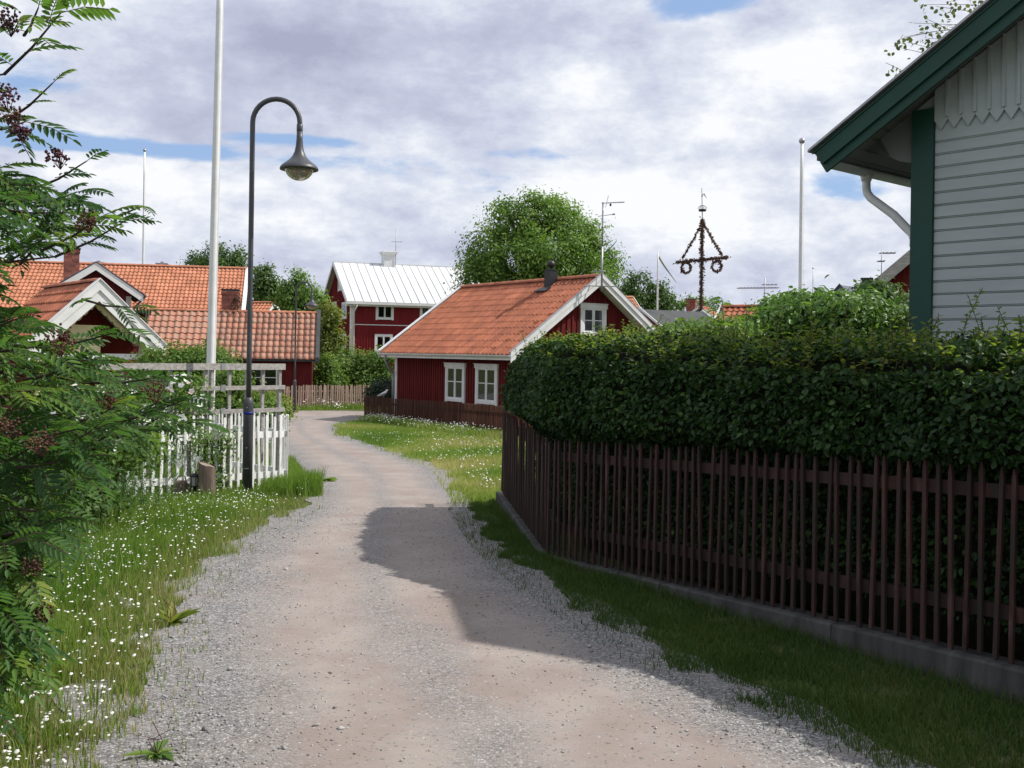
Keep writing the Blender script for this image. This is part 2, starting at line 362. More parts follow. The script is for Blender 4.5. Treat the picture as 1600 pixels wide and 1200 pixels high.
def glass():
    m, t, b, out = newmat('window_glass')
    tr = t.n('ShaderNodeBsdfTransparent'); tr.inputs[0].default_value = (0.75, 0.78, 0.78, 1)
    gl = t.n('ShaderNodeBsdfGlossy'); gl.inputs['Roughness'].default_value = 0.03; gl.inputs[0].default_value = (0.9, 0.9, 0.9, 1)
    fr = t.n('ShaderNodeFresnel'); fr.inputs['IOR'].default_value = 1.5
    f = t.math('MULTIPLY_ADD', fr.outputs[0], 0.9, 0.01)
    mx = t.n('ShaderNodeMixShader'); t.l(f, mx.inputs[0]); t.l(tr.outputs[0], mx.inputs[1]); t.l(gl.outputs[0], mx.inputs[2]); t.l(mx.outputs[0], out.inputs[0])
    return m
M['glass'] = glass()
def lampglass():
    m, t, b, out = newmat('smoked_lamp_globe')
    b.inputs['Base Color'].default_value = (0.42, 0.39, 0.31, 1); b.inputs['Roughness'].default_value = 0.12
    b.inputs['Transmission Weight'].default_value = 0.55; b.inputs['IOR'].default_value = 1.2
    return m
M['globe'] = lampglass()

def ground_mat():
    m, t, b, out = newmat('grassy_soil'); b.inputs['Roughness'].default_value = 0.95; b.inputs['Specular IOR Level'].default_value = 0.1
    g = t.n('ShaderNodeNewGeometry'); p = g.outputs['Position']
    n1 = t.noise(p, 0.55, 6, 0.6); n2 = t.noise(p, 7, 6, 0.7); n3 = t.noise(p, 60, 3, 0.7)
    green = t.mix(t.ramp(n2, [(0.35, 0.0), (0.65, 1.0)]), (0.050, 0.075, 0.020), (0.105, 0.135, 0.04))
    dry = t.mix(t.ramp(n2, [(0.35, 0.0), (0.65, 1.0)]), (0.13, 0.11, 0.07), (0.22, 0.20, 0.12))
    c = t.mix(t.ramp(n1, [(0.44, 0.0), (0.62, 0.7)]), green, dry)
    c = t.mix(t.ramp(n3, [(0.3, 0.5), (0.6, 0.0)]), c, (0.04, 0.04, 0.02))
    t.l(c, b.inputs['Base Color']); bump(t, b, t.noise(p, 35, 5, 0.7), 0.6, 0.03); return m
M['ground'] = ground_mat()

def road_mat():
    m, t, b, out = newmat('gravel_road'); b.inputs['Roughness'].default_value = 0.92; b.inputs['Specular IOR Level'].default_value = 0.2
    g = t.n('ShaderNodeNewGeometry'); p = g.outputs['Position']
    at = t.n('ShaderNodeAttribute'); at.attribute_name = 'across'; u = at.outputs['Fac']
    wob = t.noise(p, 0.9, 5, 0.6); u2 = t.math('ADD', u, t.math('MULTIPLY', t.math('SUBTRACT', wob, 0.5), 0.34))
    # loose grey gravel on the sides, packed pinkish tracks in the middle
    side = t.ramp(u2, [(0.12, 1.0), (0.30, 0.0), (0.76, 0.0), (0.92, 1.0)])
    crown = t.ramp(u2, [(0.40, 0.0), (0.50, 0.7), (0.60, 0.0)])
    loose = t.math('MAXIMUM', side, crown)
    vo = t.n('ShaderNodeTexVoronoi'); vo.inputs['Scale'].default_value = 80; t.l(p, vo.inputs['Vector'])
    sepc = t.n('ShaderNodeSeparateColor'); t.l(vo.outputs['Color'], sepc.inputs[0])
    stone = t.ramp(sepc.outputs[0], [(0.0, (0.12, 0.116, 0.112)), (0.4, (0.225, 0.218, 0.212)), (0.85, (0.33, 0.322, 0.314)), (1.0, (0.50, 0.49, 0.48))])
    gap = t.ramp(vo.outputs['Distance'], [(0.35, 0.0), (0.75, 0.6)])
    stone = t.mix(gap, stone, (0.09, 0.082, 0.078))
    n1 = t.noise(p, 1.6, 6, 0.65); n2 = t.noise(p, 90, 4, 0.8); n4 = t.noise(p, 260, 2, 0.8)
    pk = t.mix(t.ramp(n1, [(0.36, 0.0), (0.64, 1.0)]), (0.258, 0.209, 0.183), (0.320, 0.281, 0.253))
    pk = t.mix(t.ramp(n1, [(0.60, 0.0), (0.75, 0.5)]), pk, (0.33, 0.250, 0.185))
    fine = t.ramp(n4, [(0.30, 0.55), (0.42, 0.0)]); pk = t.mix(fine, pk, (0.11, 0.09, 0.085))
    fine2 = t.ramp(n2, [(0.63, 0.0), (0.72, 0.6)]); pk = t.mix(fine2, pk, (0.50, 0.46, 0.43))
    spk = t.ramp(sepc.outputs[1], [(0.90, 0.0), (0.93, 0.8)]); pk = t.mix(spk, pk, stone)
    nb = t.noise(p, 5, 6, 0.7)
    lf = t.math('MULTIPLY', loose, t.ramp(nb, [(0.28, 0.45), (0.52, 1.0)]))
    c = t.mix(lf, pk, stone); t.l(c, b.inputs['Base Color'])
    h = t.math('MULTIPLY', t.math('SUBTRACT', 1.0, vo.outputs['Distance']), t.math('MULTIPLY_ADD', lf, 0.9, 0.12))
    h2 = t.math('ADD', h, t.math('MULTIPLY', n4, 0.25)); bump(t, b, h2, 0.55, 0.010)
    return m
M['road'] = road_mat()
M['pebble'] = pmat('loose_stones', (0.36, 0.35, 0.34), (0.26, 0.25, 0.24), 9, 0.9, 0.3, 60, 0.2, rndamt=0.35)

# ------------------------------------------------------------------ ground and road
def interp(pts, y):
    xs = [p[0] for p in pts]; return float(np.interp(y, xs, [p[1] for p in pts]))
RL = [(-4, 0.6), (0, -0.6), (2, -1.05), (4.12, -1.55), (5.0, -1.77), (6.9, -2.24), (8.55, -2.43), (10.3, -2.52), (12.2, -2.42), (14, -2.75), (16.9, -3.55), (22, -5.0), (29, -6.9), (33, -8.4), (35.6, -11), (36.5, -16), (38.5, -24), (41, -30)]
RR = [(-4, 7.5), (0, 4.4), (2, 2.9), (4.24, 1.62), (4.95, 1.26), (6.1, 0.78), (7.5, 0.34), (9.4, -0.10), (12, -0.47), (13.6, -0.62), (17.3, -1.2), (22.1, -2.85), (26, -4.3), (30.2, -5.15), (33, -5.3), (35.2, -4.4), (36.5, 2), (38.5, 20), (41, 26)]
def road_l(y): return interp(RL, y)
def road_r(y): return interp(RR, y)

def axis(lo, hi, fine_lo, fine_hi, step, grow=1.35):
    a = list(np.arange(fine_lo, fine_hi+1e-6, step)); s = step; x = fine_hi
    while x < hi: s *= grow; x = min(x+s, hi); a.append(x)
    s = step; x = fine_lo
    while x > lo: s *= grow; x = max(x-s, lo); a.insert(0, x)
    return a
xs = axis(-900, 900, -12, 14, 0.5); ys = sorted(set([round(v, 4) for v in axis(-300, 1500, -4, 44, 0.5)]))
V = []; F = []
for yy in ys:
    for xx in xs: V.append((xx, yy, GZ(yy)))
nx = len(xs)
for j in range(len(ys)-1):
    for i in range(nx-1): a = j*nx+i; F.append((a, a+1, a+nx+1, a+nx))
np_mesh('ground', V, F, np.full(len(F), .5), M['ground'], kind='structure')

ry = []; y = -4.0
while y < 40.8: ry.append(round(y, 4)); y += 0.1 if 2.5 < y < 14 else 0.25
if 36.5 not in ry: ry = sorted(ry+[36.5])
V = []; F = []; AC = []; K = 24
for y in ry:
    wl = 0.36*min(1, max(0.25, (13.5-y)/6)); wr = 0.22
    a = road_l(y)-wl+0.22*mnoise.noise((y*1.9, 1.3, 0))+0.10*mnoise.noise((y*6, 4.3, 0)); b = road_r(y)+wr+0.14*mnoise.noise((y*1.7, 7.7, 0))+0.06*mnoise.noise((y*6, 9.3, 0))
    for k in range(K+1):
        u = k/K; xx = a+(b-a)*u; V.append((xx, y, GZ(y)+0.006)); AC.append((xx-road_l(y))/(road_r(y)-road_l(y)))
for j in range(len(ry)-1):
    for k in range(K): a = j*(K+1)+k; F.append((a, a+1, a+K+2, a+K+1))
road = np_mesh('gravel_road', V, F, np.full(len(F), .5), M['road'], kind='structure')
at = road.data.attributes.new('across', 'FLOAT', 'POINT'); at.data.foreach_set('value', AC)

# ------------------------------------------------------------------ builders for buildings
def pantile(mb, o, u, d, n, L, H, cols, rows, amp=0.035, lip=0.035, k=6, jit=0.004):
    """tiled surface: o top corner, u unit along the eave, d unit down the slope, n unit normal"""
    o, u, d, n = Vector(o), Vector(u), Vector(d), Vector(n)
    prof = [0.0, 0.62, 1.0, 0.78, 0.25, 0.02][:k]
    w = L/cols; h = H/rows
    for r in range(rows):
        for c in range(cols):
            mb.cur = random.random(); jl = random.uniform(-jit, jit)
            b = len(mb.v)
            for (dd, lift) in ((r*h-0.02, 0.0), ((r+1)*h, lip), ((r+1)*h, -0.01)):
                for q in range(k+1):
                    t = (c+q/k)*w; a = prof[q % k]*amp
                    if lift < 0: p = o+u*t+d*dd+n*(a-0.008)
                    else: p = o+u*t+d*dd+n*(a+lift+jl)
                    mb.v.append(p)
            for q in range(k):
                mb.face(b+q, b+q+k+1, b+q+k+2, b+q+1)
                mb.face(b+k+1+q, b+2*(k+1)+q, b+2*(k+1)+q+1, b+k+2+q)
    mb.cur = 0.5

def ridge_tiles(mb, p, q, r=0.11, step=0.36):
    p, q = Vector(p), Vector(q); L = (q-p).length; d = (q-p).normalized(); n = max(2, int(L/step)); s = Vector((0, 0, 1)).cross(d).normalized()
    for i in range(n):
        mb.cur = random.random(); a = p+d*(i*L/n-0.02); b = p+d*((i+1)*L/n+0.02); b0 = len(mb.v)
        for (c, rr) in ((a, r*0.92), (b, r*1.08)):
            for k in range(7):
                t = PI*k/6; mb.v.append(c+s*math.cos(t)*rr+Vector((0, 0, 1))*(math.sin(t)*rr*0.85-0.02))
        for k in range(6): mb.face(b0+k, b0+k+1, b0+8+k, b0+7+k)
        mb.face(*[b0+7+k for k in range(7)]); mb.face(*[b0+k for k in range(7)][::-1])
    mb.cur = 0.5

def win(root, c, xd, nd, w, h, rows=(0.5,), cols=2, trim=0.11, tm='white', curtain=None, head=True, label=None, sashgap=True, name='window'):
    """window on a wall: c bottom centre of the casing on the wall face, xd along, nd outward (house frame)"""
    c, xd, nd = Vector(c), Vector(xd).normalized(), Vector(nd).normalized(); z = Vector((0, 0, 1))
    mb = MB(); hw = w/2
    def bx(x0, x1, z0, z1, d0, d1, m=mb): m.obox(c+xd*(x0+x1)/2+z*(z0+z1)/2+nd*(d0+d1)/2, xd*(x1-x0)/2, z*(z1-z0)/2, nd*(d1-d0)/2)
    bx(-hw, -hw+trim, 0, h-trim, 0.002, 0.055); bx(hw-trim, hw, 0, h-trim, 0.002, 0.055)
    if head: bx(-hw-0.03, hw+0.03, h-trim, h+0.02, 0.002, 0.075); bx(-hw-0.045, hw+0.045, h+0.022, h+0.045, 0.002, 0.10)
    else: bx(-hw, hw, h-trim, h, 0.002, 0.057)
    bx(-hw+trim+.001, hw-trim-.001, 0.03, 0.03+trim*0.9, 0.002, 0.07)
    f = mb.build(name, M[tm], root, **({'label': label} if label else {}))
    x0, x1, z0, z1 = -hw+trim, hw-trim, 0.03+trim*0.9, h-trim
    bk = MB(); bx(x0, x1, z0, z1, 0.001, 0.006, bk); bk.build('dark_backing', M['dark_in'], f)  # flat dark sheet paints the room's shade; the wall behind is solid
    cols_w = (x1-x0)/cols; sash = MB(); bars = MB()
    for i in range(cols):
        a = x0+i*cols_w+0.004; b = x0+(i+1)*cols_w-0.004; s = min(0.045, cols_w*0.16)
        bx(a, a+s, z0, z1, 0.02, 0.048, sash); bx(b-s, b, z0, z1, 0.02, 0.048, sash)
        bx(a+s+.0005, b-s-.0005, z0, z0+s, 0.02, 0.047, sash); bx(a+s+.0005, b-s-.0005, z1-s, z1, 0.02, 0.047, sash)
        zz = [z0+s]+[z0+s+(z1-z0-2*s)*r for r in rows]+[z1-s]
        for r in zz[1:-1]: bx(a+s+.0005, b-s-.0005, r-0.014, r+0.014, 0.021, 0.046, bars)
        for j in range(len(zz)-1):
            pn = MB(); bx(a+s*0.9, b-s*0.9, zz[j], zz[j+1], 0.030, 0.034, pn); pn.build('pane', M['glass'], f)
            if curtain and curtain[j % len(curtain)]:
                cu = MB(); ym = curtain[j % len(curtain)]
                if isinstance(ym, (list, tuple)): ym = ym[i % len(ym)]
                if ym: bx(a+s*0.8, b-s*0.8, zz[j]+0.003, zz[j+1]-0.003, 0.010, 0.014, cu); cu.build('curtain', M[ym], f)
    sash.build('sash', M[tm], f)
    if bars.v: bars.build('glazing_bar', M[tm], f)
    return f

def battens(mb, p, xd, nd, L, topz, botz, spacing, w=0.035, t=0.022, skip=()):
    """vertical cover strips on a wall; topz may be a function of the distance along"""
    p, xd, nd = Vector(p), Vector(xd).normalized(), Vector(nd).normalized(); n = int(L/spacing)
    for i in range(n+1):
        x = min(i*spacing+spacing*0.5+random.uniform(-.004, .004), L-w)
        tz = topz(x) if callable(topz) else topz; bz = botz
        segs = [(bz, tz)]
        for (a, b, z0, z1) in skip:
            if a-w/2 < x < b+w/2:
                new = []
                for (s, e) in segs:
                    if z0 > s: new.append((s, min(e, z0)))
                    if z1 < e: new.append((max(s, z1), e))
                segs = new
        for (s, e) in segs:
            if e-s < 0.05: continue
            mb.cur = random.random()
            mb.obox(p+xd*x+Vector((0, 0, (s+e)/2))+nd*t/2, xd*w/2, Vector((0, 0, (e-s)/2)), nd*t/2)
    mb.cur = 0.5

def hpoly(mb, pts, off): mb.prism(pts, off)

def body(root, x0, x1, y0, y1, eave, ridge, m, xm=None):
    """house body with gables at y0 and y1; eave = wall height at x0/x1"""
    xm = (x0+x1)/2 if xm is None else xm
    mb = MB(); mb.prism([(x0, y0, -0.3), (x1, y0, -0.3), (x1, y0, eave), (xm, y0, ridge), (x0, y0, eave)], (0, y1-y0, 0))
    return mb.build('wall', m, root)

def barge(mb, A, B, w, t, nd):
    """sloping board from A down to B (top edge line), hanging w, thickness t outward"""
    A, B, nd = Vector(A), Vector(B), Vector(nd); z = Vector((0, 0, -w))
    mb.prism([A, B, B+z, A+z], nd*t)

def tv_antenna(root_loc, H, label, booms, rz=0.0, group=None, name='tv_antenna', r=0.02, cat='antenna'):
    a = thing(name, label, cat, root_loc, rz, group)
    mb = MB(); mb.tube([(0, 0, 0), (0, 0, H)], r, 8); mb.build('mast', M['galv'], a, smooth=True)
    for (z, x0, x1, n, el, th) in booms:
        b = MB(); b.beam((x0, 0.03, z), (x1, 0.03, z+0.03*(x1-x0)), 0.025, 0.025)
        for i in range(n):
            xx = x0+(x1-x0)*(i+0.5)/n; zz = z+0.03*(xx-x0)+0.02
            b.tube([(xx, 0.03-el/2, zz), (xx, 0.03+el/2, zz)], th, 5)
        b.build('boom', M['galv'], a)
    return a

def brick_stack(root, cx, cy, z0, z1, w, d, bl=0.24, bh=0.075, group=None, cap=True):
    """chimney made of single bricks round a mortar core"""
    core = MB(); core.box(cx-w/2+.012, cx+w/2-.012, cy-d/2+.012, cy+d/2-.012, z0, z1-0.01); ch = core.build('chimney', M['mortar'], root)
    mb = MB(); n = int((z1-z0)/bh)
    for i in range(n):
        z = z0+i*bh; o = 0 if not cap else (0.03 if i >= n-2 else 0.0)
        for (ax, L, fx) in (('x', w, -d/2-o), ('x', w, d/2+o), ('y', d, -w/2-o), ('y', d, w/2+o)):
            k = max(1, int(round(L/bl))); bb = L/k; sh = (i % 2)*bb/2
            for j in range(-1, k+1):
                a = max(-L/2-o, -L/2+j*bb+sh+0.006); b = min(L/2+o, -L/2+(j+1)*bb+sh-0.006)
                if b-a < 0.03: continue
                mb.cur = random.random(); s = 0.012 if fx > 0 else -0.012
                if ax == 'x': mb.box(cx+a, cx+b, min(cy+fx, cy+fx-s*2), max(cy+fx, cy+fx-s*2), z+0.005, z+bh-0.006)
                else: mb.box(min(cx+fx, cx+fx-s*2), max(cx+fx, cx+fx-s*2), cy+a+.001, cy+b-.001, z+0.005, z+bh-0.006)
    mb.build('bricks', M['brick'], ch, kind='stuff')
    c = MB(); c.box(cx-w/2-.05, cx+w/2+.05, cy-d/2-.05, cy+d/2+.05, z1, z1+0.05); c.build('chimney_cap', M['black'], ch)
    return ch

# ------------------------------------------------------------------ red cottage in the middle
zc0 = -0.70
gdir = Vector((0.814, 0.581, 0)); rzc = math.atan2(gdir.y, gdir.x)
cot = thing('red_cottage', 'small red cottage with clean orange pantiles and white bargeboards, black chimney on its ridge', 'house', (0, 29, zc0), rzc)
def build_cottage():
    E = 2.26; W6 = 6.55; L = 7.8; rise = 2.36; Rz = E+rise; sl = math.atan2(rise, W6/2)
    xa, xb, ya, yb = 0.42, W6-0.42, 0.42, L-0.32; tt = math.tan(sl)
    we = E+0.42*tt-0.13
    body(cot, xa, xb, ya, yb, we, we+(W6/2-0.42)*tt, M['red'])
    # roof slabs
    n = Vector((-math.sin(sl), 0, math.cos(sl))); d = Vector((-math.cos(sl), 0, -math.sin(sl)))
    mb = MB(); t = 0.10
    mb.prism([(0, 0, E), (W6/2, 0, Rz), (W6, 0, E), (W6, 0, E-t), (W6/2, 0, Rz-t), (0, 0, E-t)], (0, L, 0)); roof = mb.build('roof', M['white'], cot)
    SL = (W6/2)/math.cos(sl)
    tl = MB(); pantile(tl, Vector((W6/2, 0.10, Rz))+n*0.012, (0, 1, 0), d, n, L-0.16, SL+0.05, 38, 12, 0.060, 0.016)
    n2 = Vector((-n.x, 0, n.z)); d2 = Vector((-d.x, 0, d.z))
    pantile(tl, Vector((W6/2, 0.10, Rz))+n2*0.012, (0, 1, 0), d2, n2, L-0.16, SL+0.05, 38, 12, 0.060, 0.016)
    tl.build('roof_tiles', M['tile'], roof, kind='stuff')
    rt = MB(); ridge_tiles(rt, (W6/2, 0.05, Rz+0.05), (W6/2, L-0.05, Rz+0.05), 0.12, 0.35); rt.build('ridge_tiles', M['tile'], roof, kind='stuff')
    # bargeboards: front gable pair, double boards
    for s in (0, 1):
        f = (lambda x: x) if s == 0 else (lambda x: W6-x)
        mb = MB(); barge(mb, (W6/2+(0.0), -0.004, Rz+0.10), (f(-0.06), -0.004, E+0.055), 0.30, 0.035, (0, -1, 0)); mb.build('bargeboard', M['white'], cot)
        mb = MB(); barge(mb, (W6/2, -0.042, Rz+0.13), (f(-0.08), -0.042, E+0.075), 0.15, 0.03, (0, -1, 0)); mb.build('bargeboard', M['white'], cot)
        mb = MB(); mb.prism([(W6/2, -0.08, Rz+0.133), (f(-0.1), -0.08, E+0.066), (f(-0.1), -0.08, E+0.078), (W6/2, -0.08, Rz+0.147)], (0, 0.10, 0)); mb.build('verge_flashing', M['alu'], cot)
        mb = MB(); barge(mb, (W6/2, L, Rz+0.10), (f(-0.06), L, E+0.055), 0.22, 0.03, (0, 1, 0)); mb.build('bargeboard', M['white'], cot)
        mb = MB(); mb.prism([(W6/2, L-0.14, Rz+0.125), (f(-0.1), L-0.14, E+0.06), (f(-0.1), L-0.14, E+0.085), (W6/2, L-0.14, Rz+0.15)], (0, 0.18, 0)); mb.build('verge_flashing', M['white'], cot)
    # fascia + gutter on the street side
    mb = MB(); mb.box(-0.02, 0.005, 0.04, L-0.04, E-0.16, E-0.005); mb.build('fascia', M['white'], cot)
    g = MB()
    for (ra, rb) in ((0.055, 0.05),):
        k = 7; b = len(g.v)
        for yy in (0.02, L-0.02):
            for i in range(k):
                a = PI+PI*i/(k-1); g.v.append(Vector((-0.085+math.cos(a)*ra, yy, E-0.02+math.sin(a)*ra)))
            for i in range(k):
                a = PI+PI*i/(k-1); g.v.append(Vector((-0.085+math.cos(a)*(ra-.008), yy, E-0.018+math.sin(a)*(ra-.008))))
        for i in range(k-1):
            g.face(b+i, b+i+1, b+2*k+i+1, b+2*k+i); g.face(b+k+i, b+3*k+i, b+3*k+i+1, b+k+i+1)
    g.build('gutter', M['white'], cot, smooth=True)
    mb = MB(); mb.tube([(-0.085, L-0.45, E-0.06), (-0.085, L-0.45, E-0.2), (0.02, L-0.43, E-0.42), (0.25, L-0.36, E-0.62), (0.33, L-0.30, E-0.72), (0.345, L-0.28, E-0.9), (0.345, L-0.28, 0.1)], 0.042, 8); mb.build('downpipe', M['galv'], cot, smooth=True)
    # corner boards
    mb = MB(); mb.box(xa-0.03, xa-0.002, yb-0.13, yb+0.02, 0, we-0.02); mb.build('corner_board', M['white'], cot)
    # walls detail: windows on the street side
    wy = [(2.02, 0.62), (3.72, 0.62)]
    skip = []
    def ypix(px, zw=0.0):
        # distance along the wall for a photo column
        k = (px-800)/FPX; o = Vector((0, 29, 0))+gdir*xa
        dv = Vector((-gdir.y, gdir.x, 0)); return (o.x-k*o.y)/(k*dv.y-dv.x)
    y_r = ypix(762); y_l = ypix(713)
    w_r = abs(ypix(745)-ypix(779)); w_l = abs(ypix(698)-ypix(728))
    zb = EYE-(634-551.5)/FPX*(29+0.5+0.81*y_r)-zc0+0.03
    H_ = 1.20
    for (yy, ww, cur, bottom) in ((y_r, w_r, ['curtain', ['potted', 'dark_in']], zb), (y_l, w_l, ['curtain', None], zb)):  # one upper pane gets the dark shade sheet instead of a curtain
        win(cot, (xa, yy, bottom), (0, -1, 0), (-1, 0, 0), ww, H_, (0.55,), 2, 0.10, 'white', cur)
        skip.append((yy-ya-ww/2-0.03, yy-ya+ww/2+0.03, bottom-0.01, bottom+H_+0.05))
    bt = MB(); battens(bt, (xa, ya, 0), (0, 1, 0), (-1, 0, 0), yb-ya-0.15, we-0.03, -0.2, 0.14, 0.045, 0.024, skip)
    # front gable window
    gx0 = None
    def xpix(px):
        k = (px-800)/FPX; o = Vector((0, 29, 0))+Vector((-gdir.y, gdir.x, 0))*ya; return (k*o.y-o.x)/(gdir.x-k*gdir.y)
    xw = (xpix(905)+xpix(945))/2; ww = xpix(945)-xpix(905); Yw = 29+gdir.y*xw+0.35
    z0 = EYE+(553.5-526)/FPX*Yw-zc0; z1 = EYE+(553.5-476)/FPX*Yw-zc0
    win(cot, (xw, ya, z0), (1, 0, 0), (0, -1, 0), ww, z1-z0, (0.5,), 2, 0.12, 'white', ['curtain', None])
    battens(bt, (xa, ya, 0), (1, 0, 0), (0, -1, 0), xb-xa, lambda x: we+tt*(W6/2-0.42-abs(x-(W6/2-0.42)))-0.03, -0.2, 0.20, 0.055, 0.026,
            [(xw-xa-ww/2-0.03, xw-xa+ww/2+0.03, z0-0.01, z1+0.05)])
    battens(bt, (xa, yb, 0), (1, 0, 0), (0, 1, 0), xb-xa, lambda x: we+tt*(W6/2-0.42-abs(x-(W6/2-0.42)))-0.03, -0.2, 0.20, 0.055, 0.026)
    battens(bt, (xb, ya, 0), (0, 1, 0), (1, 0, 0), yb-ya, we-0.03, -0.2, 0.14, 0.045, 0.024)
    bt.build('wall_battens', M['red'], cot, kind='stuff')
    # black sheet chimney with round cowl
    kx = (859-800)/FPX; cy = None
    o = Vector((0, 29, 0))+gdir*(W6/2-0.25); dv = Vector((-gdir.y, gdir.x, 0)); cy = (o.x-kx*o.y)/(kx*dv.y-dv.x)
    cx = W6/2-0.25; cb = Rz-0.22
    mb = MB(); mb.box(cx-0.15, cx+0.15, cy-0.15, cy+0.15, cb-0.3, cb+0.54); ch = mb.build('chimney', M['black'], cot)
    mb = MB(); mb.box(cx-0.165, cx+0.165, cy-0.165, cy+0.165, cb+0.54, cb+0.57); mb.build('chimney_cap', M['black'], ch); mb = MB(); mb.prism([Vector((cx-0.19, cy-0.26, cb-0.02)), Vector((cx-0.19, cy+0.26, cb-0.02)), Vector((cx-0.44, cy+0.30, cb-0.14)), Vector((cx-0.44, cy-0.30, cb-0.14))], (0, 0, 0.03)); mb.build('flashing', M['black'], ch)
    mb = MB(); mb.tube([(cx, cy, cb+0.57), (cx, cy, cb+0.64)], 0.06, 10); mb.sphere((cx, cy, cb+0.745), 0.135, 14, (1, 1, 0.95)); mb.build('cowl', M['black'], ch, smooth=True)
    # roof ladder brackets at the gable top
    return E, Rz, W6, L
cE, cR, cW, cL = build_cottage()

# antenna mast clamped to the gable
am = W(940, 455, 30.35); am_top = W(942.5, 316, 30.35)
ant = thing('tv_antenna', 'tall thin antenna mast clamped to the front gable of the red cottage', 'antenna', am)
mb = MB(); Hm = am_top.z-am.z
mb.tube([(0, 0, 0), (0, 0, Hm*0.5)], 0.030, 8); mb.tube([(0, 0, Hm*0.5), (0, 0, Hm)], 0.022, 8); mb.sphere((0, 0, Hm*0.72), 0.045, 8); mb.build('mast', M['galv'], ant, smooth=True)
mb = MB(); mb.beam((-0.04, 0, Hm-0.03), (0.65, 0.1, Hm+0.02), 0.02, 0.02)
for i in range(11): mb.tube([(0.12+i*0.05, 0.02-0.07, Hm-0.01+i*0.004), (0.12+i*0.05, 0.08+0.07, Hm-0.01+i*0.004)], 0.008, 5)
mb.tube([(0.08, 0, Hm-0.15), (0.16, 0, Hm+0.2)], 0.008, 5); mb.build('boom', M['galv'], ant)
mb = MB(); mb.box(0.20, 0.25, -0.03, 0.03, Hm-0.11, Hm-0.04); mb.build('dipole_box', M['black'], ant)
mb = MB(); mb.beam((-0.14, 0, Hm-0.42), (0.36, 0.06, Hm-0.34), 0.018, 0.018); mb.box(0.29, 0.37, 0.02, 0.09, Hm-0.365, Hm-0.325); mb.build('boom', M['galv'], ant)
mb = MB()
mb.tube([(-0.30, 0.25, 0.58), (0.02, -0.02, 0.60), (0.12, 0.1, 0.60)], 0.012, 6); mb.tube([(-0.50, 0.2, 0.17), (0.45, 0.1, 0.15)], 0.018, 6); mb.tube([(-0.16, 0.05, 0.16), (-0.16, 0.05, 0.70)], 0.012, 6); mb.tube([(-0.5, 0.2, 0.17), (-0.5, 0.35, 0.0)], 0.012, 6)
mb.build('bracket', M['galv'], ant)

# ------------------------------------------------------------------ picket fences
def picket_mesh(name, w, t, h, m, point=0.05, style='point'):
    mb = MB(); a = w/2
    if style == 'point': pts = [(-a, 0, 0), (a, 0, 0), (a, 0, h-point), (a*0.35, 0, h), (-a*0.35, 0, h), (-a, 0, h-point)]
    elif style == 'round': pts = [(-a, 0, 0), (a, 0, 0), (a, 0, h-a*1.1), (a*0.7, 0, h-a*0.35), (0, 0, h), (-a*0.7, 0, h-a*0.35), (-a, 0, h-a*1.1)]
    else: pts = [(-a, 0, 0), (a, 0, 0), (a, 0, h), (-a, 0, h)]
    mb.prism([(p[0], -t/2, p[2]) for p in pts], (0, t, 0))
    o = mb.build(name, m); me = o.data; bpy.data.objects.remove(o); return me

def fence(name, label, pts, spacing, picks, rail_m, rails, railw, railh, side, tilt=0.012, jitz=0.008, posts=None, off=0.0, hscale=None, skipat=()):
    """pts: world points on the foot line of the pickets; side=+1 puts rails on the left of the walking direction"""
    root = thing(name, label, 'fence', pts[0]); inv = ROOTM[root.name].inverted(); n = 0
    for i in range(len(pts)-1):
        p, q = Vector(pts[i]), Vector(pts[i+1]); d = q-p; Lh = math.hypot(d.x, d.y); hd = Vector((d.x/Lh, d.y/Lh, 0)); nrm = Vector((-hd.y, hd.x, 0))*side
        rz = math.atan2(hd.y, hd.x); k = max(1, int(round(Lh/spacing)))
        for j in range(k if i < len(pts)-2 else k+1):
            c = p+d*(j/k)
            Mx = inv @ Matrix.Translation(c+Vector((0, 0, random.uniform(-jitz, jitz)))) @ Matrix.Rotation(rz, 4, 'Z') @ Matrix.Rotation(random.gauss(0, tilt), 4, 'Y') @ Matrix.Rotation(random.gauss(0, tilt*0.6), 4, 'X')
            place('picket', random.choice(picks), root, Mx); n += 1
        for rz_ in rails:
            mb = MB(); mb.beam(p+nrm*(railw/2+0.014)+Vector((0, 0, rz_)), q+nrm*(railw/2+0.014)+Vector((0, 0, rz_)), railw, railh)
            mb.build('rail', rail_m, root, world=True)
    return root
def gp(x, y, dz=0.0): return Vector((x, y, GZ(y)+dz))

# cottage fence
pkb = [picket_mesh('picket_brown', 0.040, 0.018, h, M['brown_picket'], 0.03) for h in (0.78, 0.80, 0.79)]
cfA = gp(-0.02, 26.2, 0.03); cfB = gp(-5.15, 36.0, 0.02); cfC = gp(-3.9, 38.2, 0.02)
fence('picket_fence', 'low dark brown picket fence in front of the red cottage windows', [gp(1.6, 24.4, .03), cfA, cfB, cfC], 0.098, pkb, M['brown_picket'], (0.18, 0.58), 0.03, 0.07, -1)
# grey fence across the bend
pkg = [picket_mesh('picket_grey', 0.065, 0.02, h, M['grey_stake'], 0.04, 'round') for h in (0.93, 0.96, 0.98)]
fence('picket_fence', 'weathered grey brown picket fence across the bend beyond the far street lamp', [gp(-14.2, 39.9, .03), gp(-9.0, 40.6, .03), gp(-5.9, 43.2, .03), gp(-3.2, 45.0, .03)], 0.105, pkg, M['grey_stake'], (0.22, 0.72), 0.035, 0.08, 1, 0.02, 0.012)
